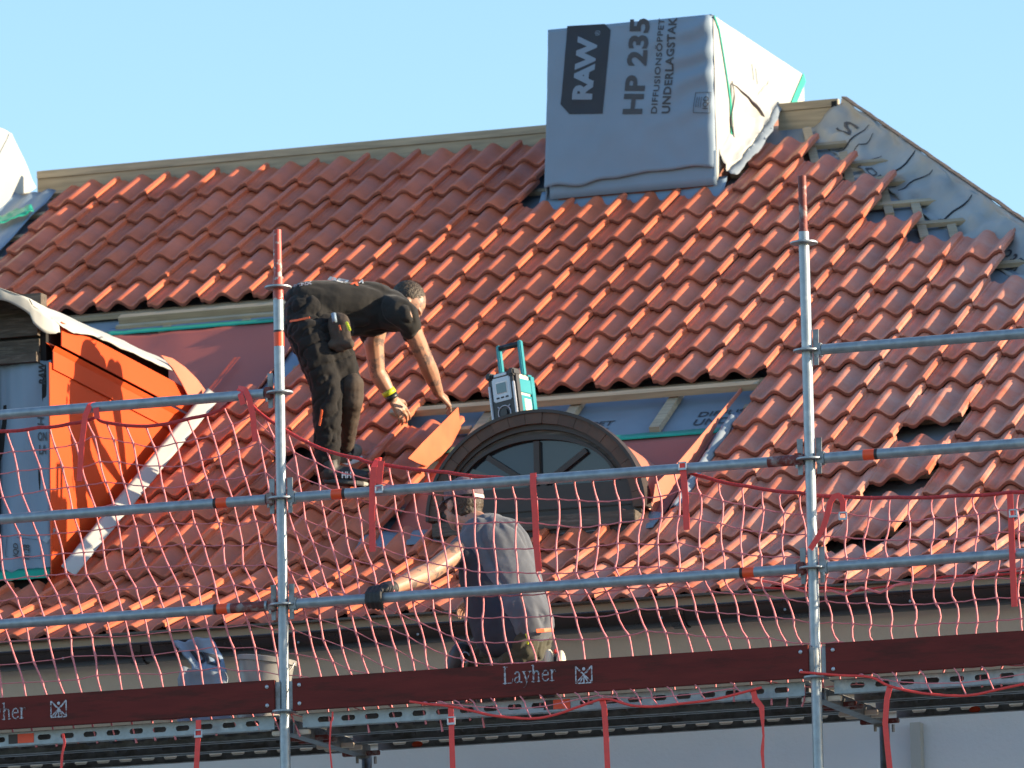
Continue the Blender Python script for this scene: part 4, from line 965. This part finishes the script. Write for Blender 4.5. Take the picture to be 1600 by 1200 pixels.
fp = rbox((0, -.079, .175), (.088, .006, .100), 'display_panel', M_silver, .006)
rbox((.0, -.0825, .182), (.056, .003, .050), 'display_bezel', M_white, .001, fp); rbox((.0, -.0845, .180), (.048, .002, .042), 'display', M_lcd, .0006, fp)
for k in range(3): rbox((-.022+.022*k, -.0832, .140), (.014, .003, .007), 'button', M_radio, .001, fp)
rbox((0, -.080, .236), (.062, .006, .012), 'name_plate', M_silver, .002)
kn = MB().tube([RL_(0, -.076, .075), RL_(0, -.088, .075)], .020, 20).build('dial', M_radio, rad_)
b = MB(); b.tube([RL_(.030*math.cos(a), -.080, .075+.030*math.sin(a)) for a in [2*math.pi*k/24 for k in range(24)]], .0035, 6, closed=True)
for a in (45, 135, 225, 315): c_, s_ = math.cos(math.radians(a)), math.sin(math.radians(a)); b.tube([RL_(.030*c_, -.080, .075+.030*s_), RL_(.042*c_, -.080, .075+.042*s_)], .004, 6)
b.build('dial_ring', M_silver, kn, True)
b = MB(); b.tube([RL_(-.045, -.080, .010), RL_(-.040, -.081, .026), RL_(0, -.081, .031), RL_(.040, -.081, .026), RL_(.045, -.080, .010)], .005, 6); b.tube([RL_(0, -.081, .031), RL_(0, -.081, .006)], .006, 6); b.build('grille_bar', M_silver, rad_, True)
hb_ = MB()
for x in (-.052, .052): hb_.beam(RL_(x, .02, .235), RL_(x, .02, .385), .022, .030, Rr@V((0, 1, 0)))
h_ = hb_.build('handle', M_teal, rad_, bevel=.005)
MB().tube([RL_(-.050, .02, .372), RL_(.050, .02, .372)], .015, 14).build('grip', M_radio, h_, True)
MB().prism([RL_(.045, -.085, -.004), RL_(.085, -.06, -.004), RL_(.085, -.06, .018), RL_(.045, -.085, .030)], Rr@V((0, .05, 0))).build('foot', M_belt, rad_)

# ================================================================ PEOPLE
tex = bpy.data.textures.new('cloth_folds', 'CLOUDS'); tex.noise_scale = .09; tex.noise_depth = 2
def flesh(b, name, mt, parent, vox=.006, sm=6, disp=0., tx=None):
    o = b.build(name, mt, parent)
    r = o.modifiers.new('r', 'REMESH'); r.mode = 'VOXEL'; r.voxel_size = vox; r.use_smooth_shade = True
    s = o.modifiers.new('s', 'SMOOTH'); s.iterations = sm; s.factor = .5
    if disp: d = o.modifiers.new('d', 'DISPLACE'); d.texture = tx or tex; d.strength = disp; d.mid_level = .5; d.texture_coords = 'LOCAL'
    bake(o); o.data.materials.clear(); o.data.materials.append(mt)
    o.data.polygons.foreach_set('use_smooth', [True]*len(o.data.polygons)); return o
def folds(o, d, amp, fr, seed=0., stretch=.18):
    "ridged creases running along d"
    d = V(d).normalized(); a = d.orthogonal().normalized(); c = d.cross(a); me = o.data; N = [v.normal.copy() for v in me.vertices]
    for v, n in zip(me.vertices, N):
        p = v.co; q = V((p.dot(d)*fr*stretch, p.dot(a)*fr, p.dot(c)*fr+seed)); w1 = noise.noise(q+V((noise.noise(q*.5), 0, seed))*1.2)
        r = 1-min(1, abs(w1)*3.2); v.co = p-n*(amp*r*r)
    me.update(); return o
def chain(b, pts_, rr, n=12, **k):
    for i in range(len(pts_)-1): b.cap(pts_[i], pts_[i+1], rr[i], rr[i+1], n, **k)
def hand(b, W_, d, back, side, curl=.6, spread=.12, sz=1.0, thumb=1):
    "wrist W_, d along the palm, back = out of the back of the hand, side = towards the thumb"
    d = V(d).normalized(); back = V(back); back = (back-d*back.dot(d)).normalized(); s = d.cross(back).normalized()
    if s.dot(V(side)) < 0: s = -s
    for k in (-1, -.35, .35, 1): b.cap(W_+s*(.012*k), W_+d*(.085*sz)+s*(.031*k*sz), .0165, .0135, 10)
    for k, (o_, L, r) in enumerate(((.034, .072, .0088), (.0115, .080, .0092), (-.0115, .074, .0088), (-.033, .058, .0078))):
        base = W_+d*(.088*sz)+s*(o_*sz); dr = (d+s*(o_*spread*12)).normalized(); a = base; ang = curl*(.5+.1*k)
        for q, fr in enumerate((.45, .31, .24)):
            dd = (dr*math.cos(ang)-back*math.sin(ang)).normalized(); c = a+dd*(L*fr*1.12*sz); b.cap(a, c, r*(1-.06*q)*sz, r*(.94-.08*q)*sz, 8); a = c; ang += curl*.8
    t0 = W_+d*.028*sz+s*.022*sz; t1 = t0+(s*.75+d*.6-back*.25).normalized()*.042*sz; t2 = t1+(s*.25+d*.9-back*.45).normalized()*.030*sz
    if thumb: b.cap(t0, t1, .0145*sz, .0105*sz, 8); b.cap(t1, t2, .0105*sz, .0085*sz, 8)
P1 = lambda x, y, Y: at(x, y, Y)
# ---- worker bent over on the roof
m1 = thing('person', RP(-5.2, 10.2, .02), 'person in black t-shirt and dark work trousers bending over to lay tiles on the roof', 'person')
HC = P1(636, 477, 34.86); faceD = (P1(662, 512, 34.98)-HC).normalized()
crown = (P1(628, 452, 34.84)-HC)
b = MB()
HR = Matrix.Rotation(0, 3, 'X')
z_ax = V((.66, .30, .62)).normalized(); f_ax = (V((.50, .10, -.80))-z_ax*V((.50, .10, -.80)).dot(z_ax)).normalized(); l_ax = z_ax.cross(f_ax)
HM = Matrix((f_ax, l_ax, z_ax)).transposed()
hp = lambda x, y, z: HC+HM@V((x, y, z))
b.ellipsoid(hp(-.012, 0, .022), .094, .074, .090, HM, 20, 14); b.ellipsoid(hp(.030, 0, -.040), .060, .056, .072, HM, 16, 12); b.ellipsoid(hp(.052, 0, -.085), .028, .030, .026, HM)
b.cap(hp(.082, 0, .005), hp(.102, 0, -.032), .009, .013, 8); b.ellipsoid(hp(.084, 0, -.060), .010, .024, .010, HM); b.ellipsoid(hp(.072, 0, .022), .018, .052, .012, HM)
for s in (-1, 1): b.ellipsoid(hp(.0, s*.078, -.012), .020, .008, .032, HM); b.ellipsoid(hp(.066, s*.034, -.018), .020, .018, .014, HM)
chest, pelvis = P1(585, 480, 34.68), P1(487, 492, 34.45)
neckb = P1(603, 474, 34.72)
b.cap(neckb, hp(-.03, 0, -.05), .062, .058)
SHR, SHL = P1(634, 494, 34.56), P1(596, 478, 34.92)
b.cap(pelvis, P1(530, 482, 34.56), .10, .10, 16); b.cap(P1(530, 482, 34.56), chest, .10, .10, 16); b.cap(SHR, SHL, .055, .055)
ELR, WRR = P1(666, 566, 34.78), P1(685, 614, 35.03)
ELL, WRL = P1(589, 582, 35.0), P1(613, 622, 35.06)
chain(b, [SHR, SHR.lerp(ELR, .35), ELR], [.050, .050, .043]); chain(b, [ELR, ELR.lerp(WRR, .30), WRR], [.044, .046, .028])
chain(b, [SHL, P1(584, 535, 34.95), ELL], [.060, .054, .042]); chain(b, [ELL, ELL.lerp(WRL, .30), WRL], [.043, .045, .028])
hand(b, WRR, P1(692, 632, 35.10)-WRR+V((.035, .03, 0)), (0.1, -.75, .6), (-1, 0, 0), curl=.55, sz=1.0)
hand(b, WRL, P1(628, 644, 35.10)-WRL, (.2, -.7, .6), (1, 0, .2), curl=.50, spread=.3, sz=1.0)
KA, AA = P1(512, 612, 34.40), P1(511, 722, 34.47); KB, AB = P1(541, 605, 34.50), P1(534, 696, 34.80)
chain(b, [P1(478, 520, 34.40), KA, AA], [.07, .050, .036]); chain(b, [P1(510, 518, 34.56), KB, AB], [.07, .050, .036])
FA0, FA1 = P1(515, 740, 34.46), P1(566, 745, 34.56); FB0, FB1 = P1(536, 712, 34.80), P1(556, 704, 34.95)
b.cap(AA, FA0, .036, .036); b.cap(FA0, FA1, .038, .030); b.cap(AB, FB0, .036, .036); b.cap(FB0, FB1, .036, .03)
body1 = flesh(b, 'body', M_skin2, m1, .0052, 3)
# hair
b = MB(); b.ellipsoid(hp(-.028, 0, .036), .092, .078, .086, HM, 22, 14); b.ellipsoid(hp(-.060, 0, -.012), .050, .062, .056, HM, 16, 10)
tx2 = bpy.data.textures.new('hair_tufts', 'CLOUDS'); tx2.noise_scale = .008; tx2.noise_depth = 3
flesh(b, 'hair', M_hair, m1, .0040, 1, .008, tx2)
# t-shirt
b = MB()
b.cap(P1(478, 474, 34.46), P1(520, 478, 34.53), .118, .140, 20); b.cap(P1(520, 478, 34.53), P1(582, 483, 34.66), .140, .147, 20); b.cap(P1(582, 483, 34.66), P1(606, 486, 34.74), .147, .115, 20)
b.cap(P1(632, 494, 34.57), P1(596, 478, 34.90), .080, .085, 16); b.cap(P1(606, 486, 34.66), P1(626, 492, 34.58), .12, .090, 16)
b.cap(P1(633, 495, 34.56), P1(640, 508, 34.60), .070, .066, 14); b.cap(P1(634, 500, 34.57), P1(642, 517, 34.64), .066, .062, 14)
b.cap(P1(590, 492, 34.92), P1(580, 522, 34.95), .075, .066, 14)
b.cap(P1(540, 510, 34.55), P1(596, 510, 34.68), .055, .045, 12); b.cap(neckb, hp(-.04, 0, -.075), .070, .062)
b.cap(P1(496, 500, 34.44), P1(540, 514, 34.50), .10, .05, 12)
tex3 = bpy.data.textures.new('shirt_folds', 'CLOUDS'); tex3.noise_scale = .07; tex3.noise_depth = 3
tex3.noise_scale = .11
sh1 = flesh(b, 't_shirt', M_shirtb, m1, .007, 5, .012, tex3); folds(sh1, P1(640, 500, 34.6)-P1(500, 470, 34.5), .012, 11, 1.)
b = MB()
# drawn folds running from the armpit to the waist
for x0, y0, x1, y1, r in ((620, 512, 520, 470, .010), (610, 518, 515, 488, .010), (600, 505, 545, 455, .008), (560, 515, 505, 480, .009), (628, 505, 590, 455, .008)): pass
# trousers
b = MB()
b.ellipsoid(P1(483, 492, 34.46), .128, .15, .135, None, 20, 14); b.ellipsoid(P1(477, 510, 34.46), .110, .15, .12, None, 20, 14)
chain(b, [P1(481, 520, 34.38), P1(500, 570, 34.38), KA, P1(511, 665, 34.43), P1(511, 728, 34.47)], [.112, .096, .084, .076, .066], 16)
chain(b, [P1(506, 515, 34.46), P1(527, 565, 34.46), KB, P1(536, 655, 34.64), P1(533, 703, 34.80)], [.118, .104, .092, .082, .068], 16)
tex4 = bpy.data.textures.new('trouser_folds', 'CLOUDS'); tex4.noise_scale = .06; tex4.noise_depth = 3
tr1 = flesh(b, 'trousers', M_trous, m1, .007, 4, .016, tex4); folds(tr1, (1, .3, .5), .012, 16, 4., .3)
# knee and shin panel, holster pocket, trim
b = MB(); chain(b, [P1(550, 600, 34.46), P1(549, 625, 34.49), P1(543, 660, 34.60), P1(539, 695, 34.75)], [.062, .062, .056, .048], 14); flesh(b, 'knee_panel', M_patch, tr1, .007, 4, .014, tex4)
b = MB(); b.cap(P1(529, 505, 34.36), P1(533, 534, 34.36), .060, .058, 14, flat=.62, side=(0, -1, 0)); b.cap(P1(520, 538, 34.35), P1(547, 538, 34.35), .028, .028, 10); hl = flesh(b, 'holster_pocket', M_patch, m1, .006, 3, .016, tex4)
MB().tube([P1(521, 490, 34.30), P1(523, 503, 34.29)], .013, 10).build('tool_handle', M_mem, hl, True)
MB().beam(P1(541, 503, 34.29), P1(547, 517, 34.29), .014, .012, (0, -1, 0)).build('tool_clip', M_yellow, hl, bevel=.003)
MB().beam(P1(530, 508, 34.29), P1(532, 516, 34.29), .008, .006, (0, -1, 0)).build('tool_clip', M_belt, hl)
ribbon([P1(453, 502, 34.30), P1(466, 500, 34.285), P1(484, 496, 34.285)], .010, 'pocket_trim', M_belt, tr1, nrm=(0, -1, 0), th=.004)
ribbon([P1(499, 665, 34.335), P1(501, 655, 34.33), P1(503, 640, 34.315)], .010, 'shin_trim', M_belt, tr1, nrm=(0, -1, 0), th=.004)
# shoes
def shoe(F0, F1, mt, hi, name='shoe'):
    d = (F1-F0).normalized(); s = d.cross(V((0, 0, 1))).normalized(); u = s.cross(d); b = MB()
    b.cap(F0, F0.lerp(F1, .6), .050, .046, 14); b.cap(F0.lerp(F1, .4), F1, .045, .036, 14); b.cap(F0, F0+V((0, 0, .055)), .052, .050, 12)
    o = flesh(b, name, mt, m1, .006, 3)
    b = MB(); L = (F1-F0).length; P = []
    for k in range(16):
        a = 2*math.pi*k/16; P.append(F0.lerp(F1, .5)+d*(L*.5+.040)*math.cos(a)+s*.047*math.sin(a)-u*.052)
    b.prism(P, u*.022); b.build('sole', M_radio if mt is M_shoe else M_white, o, bevel=.004); return o
shA = shoe(FA0, FA1, M_shoe, 0); shB = shoe(FB0, FB1, M_shoeg, 0)
p0 = P1(534, 747, FA0.y-.055); fit_text('HH', p0, P1(549, 747, FA0.y-.045)-p0, P1(534, 737, FA0.y-.055)-p0, 'lettering', M_white, shA, weight=.04)
# wrist bands
def wrist(b0, b1, r, mt, name, par):
    MB().tube([b0, b1], r, 16).build(name, mt, par, True)
wd_ = (WRL-ELL).normalized(); wrist(WRL-wd_*.050, WRL-wd_*.022, .037, M_yellow, 'wristband', m1); wrist(WRL-wd_*.020, WRL+wd_*.006, .036, M_radio, 'wristband', m1)
# print on the shirt back, shaped to the cloth by projection
from mathutils.bvhtree import BVHTree
def wrapto(o, P, dirn):
    bv = BVHTree.FromObject(o, bpy.context.evaluated_depsgraph_get()); ml = o.matrix_world
    def f(p):
        h = bv.ray_cast(p-dirn*1.0-o.matrix_world.translation, dirn, 3)
        return (h[0]+o.matrix_world.translation-dirn*.008) if h[0] is not None else None
    return f
bpy.context.view_layer.update()
def print_on(o, s, a, c, d, mt, wt=.0, Y=34.4):
    A, C_, D = P1(*a, Y), P1(*c, Y), P1(*d, Y); dr = V((-.25, .62, -.74)).normalized(); fw = wrapto(o, A, FWD)
    def sf(p):
        q = fw(p); return q if q is not None else p+FWD*.2
    return fit_text(s, A, C_-A, D-A, 'lettering', mt, o, weight=wt, surf=sf, sub=1)
print_on(sh1, 'BEI', (566-56, 436), (540, 442), (514, 431), M_white, .04); print_on(sh1, 'X', (546, 443), (560, 446), (549, 433), M_belt, .08); print_on(sh1, 'A', (559, 441), (567, 442), (561, 435), M_white, .05)
print_on(tr1 if False else sh1, 'SPINX', (457, 449), (488, 444), (456, 444), M_letter, .03)

# ---- worker kneeling on the scaffold deck
m2 = thing('person', V((-10.95, 31.6, 4.146)), 'person in slate t-shirt and mauve cap kneeling on the deck and gripping the rail', 'person')
HC2 = P1(722, 790, 31.76); z2 = V((-.10, .10, 1)).normalized(); f2 = V((-.86, .45, -.28)); f2 = (f2-z2*f2.dot(z2)).normalized(); HM = Matrix((f2, z2.cross(f2), z2)).transposed(); hq = lambda x, y, z: HC2+HM@V((x, y, z))
b = MB(); b.ellipsoid(hq(-.012, 0, .022), .094, .074, .090, HM, 20, 14); b.ellipsoid(hq(.030, 0, -.040), .060, .056, .072, HM, 16, 12); b.ellipsoid(hq(.052, 0, -.085), .028, .030, .026, HM)
b.cap(hq(.082, 0, .005), hq(.102, 0, -.032), .009, .013, 8); b.ellipsoid(hq(.084, 0, -.060), .010, .024, .010, HM); b.ellipsoid(hq(.072, 0, .022), .018, .052, .012, HM)
for s in (-1, 1): b.ellipsoid(hq(.0, s*.078, -.012), .020, .008, .032, HM); b.ellipsoid(hq(.066, s*.034, -.018), .020, .018, .014, HM)
NB = P1(760, 826, 31.70); b.cap(NB, hq(-.02, 0, -.06), .060, .056)
S2L, S2R = P1(738, 846, 31.66), P1(800, 850, 31.78); E2, W2 = P1(672, 893, 31.40), P1(612, 919, 31.10)
CH2, PV2 = P1(772, 870, 31.68), P1(812, 985, 31.58)
b.cap(CH2, PV2, .10, .10, 16); b.cap(S2L, S2R, .055, .055)
chain(b, [S2L, S2L.lerp(E2, .4), E2], [.052, .052, .045]); chain(b, [E2, E2.lerp(W2, .3), W2], [.045, .047, .030])
W2R = P1(752, 935, 31.98); chain(b, [S2R, P1(760, 905, 31.98), W2R], [.058, .045, .030]); hand(b, W2R, (-1, .3, -.2), (0, 0, 1), (0, 1, 0))
K2, A2 = P1(726, 1030, 31.78), P1(742, 1092, 31.72); K3, A3 = P1(770, 1086, 31.52), P1(858, 1072, 31.50)
chain(b, [P1(810, 1000, 31.66), K2, A2], [.10, .06, .04]); chain(b, [P1(818, 1005, 31.52), K3, A3], [.10, .06, .04])
body2 = flesh(b, 'body', M_skin2, m2, .0055, 3)
b = MB(); RH = P1(586, 924, 31.035); gd = V((-1, -.05, -.03))
b.cap(W2-(W2-E2).normalized()*-.0, W2+(RH-W2)*.4, .036, .036); 
gx = at(590, 925, SY).x; gz = ZR[3]
b.cap(V((gx-.030, SY+.005, gz+.040)), V((gx+.036, SY+.010, gz+.042)), .021, .023); b.cap(V((gx+.036, SY+.01, gz+.042)), W2, .025, .031)
for k in range(4):
    x = gx-.036+.0215*k; q0 = V((x, SY-.006, gz+.045)); q1 = V((x-.003, SY-.040, gz+.018)); q2_ = V((x-.004, SY-.040, gz-.022)); q3 = V((x-.002, SY-.012, gz-.042-.004*k)); b.cap(q0, q1, .0118, .0112, 8); b.cap(q1, q2_, .0112, .0105, 8); b.cap(q2_, q3, .0105, .0095, 8)
b.cap(V((gx+.03, SY+.035, gz+.02)), V((gx-.005, SY+.040, gz-.025)), .016, .013, 8)
flesh(b, 'glove', M_glove, m2, .0048, 2, .004, tx2)
b = MB(); b.ellipsoid(hq(-.03, 0, .005), .086, .080, .085, HM, 18, 12); b.ellipsoid(hq(-.05, 0, -.045), .055, .066, .045, HM); flesh(b, 'hair', M_hair, m2, .005, 2, .010, tx2)
b = MB(); b.ellipsoid(hq(-.016, 0, .052), .104, .087, .082, HM, 22, 14); cp = flesh(b, 'cap', M_cap, m2, .005, 4, .006, tex4)
MB().grid(lambda u, v: hq(.062+.085*v*(1-.35*(2*u-1)**2), (2*u-1)*.070, .045-.035*v-.016*(2*u-1)**2), 14, 6, thick=HM@V((0, 0, -.005))).build('visor', M_cap, cp, True)
MB().tube([hq(-.016+.105*math.cos(a), .088*math.sin(a), .022) for a in [2*math.pi*k/30 for k in range(30)]], .0035, 5, closed=True).build('cap_seam', M_black, cp, True)
ribbon([hq(-.117, -.035, .018), hq(-.123, 0, .016), hq(-.117, .035, .018)], .016, 'cap_strap', M_cream, cp, nrm=[f2, f2, f2], th=.004)
b = MB(); ax_ = (PV2-CH2).normalized()
sd_ = V((.85, .45, 0))
b.cap(P1(768, 858, 31.69), P1(786, 905, 31.66), .185, .182, 20, flat=.0+.72, side=(-.3, 1, .1)); b.cap(P1(786, 905, 31.66), P1(806, 972, 31.58), .182, .172, 20, flat=.78, side=(-.3, 1, .1))
b.cap(P1(738, 848, 31.66), P1(798, 850, 31.78), .078, .085, 16); b.cap(P1(768, 832, 31.70), NB, .085, .065, 14)
b.cap(S2L, P1(716, 868, 31.58), .076, .070, 14); b.cap(S2R, P1(782, 880, 31.9), .074, .068, 14)
b.cap(P1(812, 962, 31.55), P1(821, 975, 31.53), .155, .142, 18, flat=.85, side=(-.3, 1, .1))
sh2 = flesh(b, 't_shirt', M_shirtg, m2, .007, 5, .012, tex3); folds(sh2, (-.35, 0, 1), .013, 10, 2.)
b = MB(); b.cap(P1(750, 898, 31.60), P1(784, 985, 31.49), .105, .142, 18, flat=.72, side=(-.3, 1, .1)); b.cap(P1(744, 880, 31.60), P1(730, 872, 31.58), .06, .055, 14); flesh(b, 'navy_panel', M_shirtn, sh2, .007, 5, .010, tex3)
MB().tube([hq(-.02, 0, -.06)+V((0, 0, -.02))]*1+[NB+V((0, 0, .02))], .064, 16, cap=False) if False else None
b = MB(); b.ellipsoid(P1(815, 1000, 31.56), .150, .140, .105, None, 20, 14)
chain(b, [P1(808, 1004, 31.64), P1(770, 1016, 31.72), K2, P1(738, 1088, 31.72)], [.110, .092, .080, .058], 16); chain(b, [P1(818, 1010, 31.52), K3, A3], [.110, .080, .056], 16)
tr2 = flesh(b, 'trousers', M_olive, m2, .007, 4, .016, tex4); folds(tr2, (1, .3, .5), .010, 14, 7., .3)
b = MB(); b.cap(P1(722, 1022, 31.70), P1(712, 1046, 31.70), .060, .052, 14); kp = flesh(b, 'knee_pad', M_radio, tr2, .007, 3, .006, tex4)
ribbon([P1(838, 986, 31.385), P1(850, 985, 31.41), P1(864, 984, 31.47)], .018, 'waistband', M_belt, tr2, nrm=(0, -1, 0), th=.004)
ribbon([P1(822, 990, 31.36), P1(826, 1000, 31.36), P1(824, 1006, 31.37)], .010, 'clip', M_yellow, tr2, nrm=(0, -1, 0), th=.006)
P = [P1(727+7*math.cos(a), 1027-8*math.sin(a), 31.632) for a in [math.radians(q) for q in range(20, 330, 25)]]; MB().tube(P, .0035, 5).build('knee_print', M_mem, kp)
for (x, y, n_m) in ((858, 1024, 'sole'), (877, 1026, 'sole')):
    b = MB(); b.ellipsoid(P1(x, y+8, 31.45), .022, .03, .055, None, 12, 8); b.build(n_m, M_cream, tr2, True)
b = MB(); b.cap(P1(868, 1040, 31.5), P1(866, 1085, 31.5), .055, .045, 14); flesh(b, 'shoe', M_shoe, tr2, .008, 3)
b = MB(); b.cap(P1(742, 1092, 31.72), P1(722, 1097, 31.80), .045, .04, 12); flesh(b, 'shoe', M_shoe, tr2, .008, 3)
MB().ellipsoid(P1(868, 1018, 31.44), .010, .01, .012, None, 8, 6).build('heel_tab', M_strap, tr2, True)
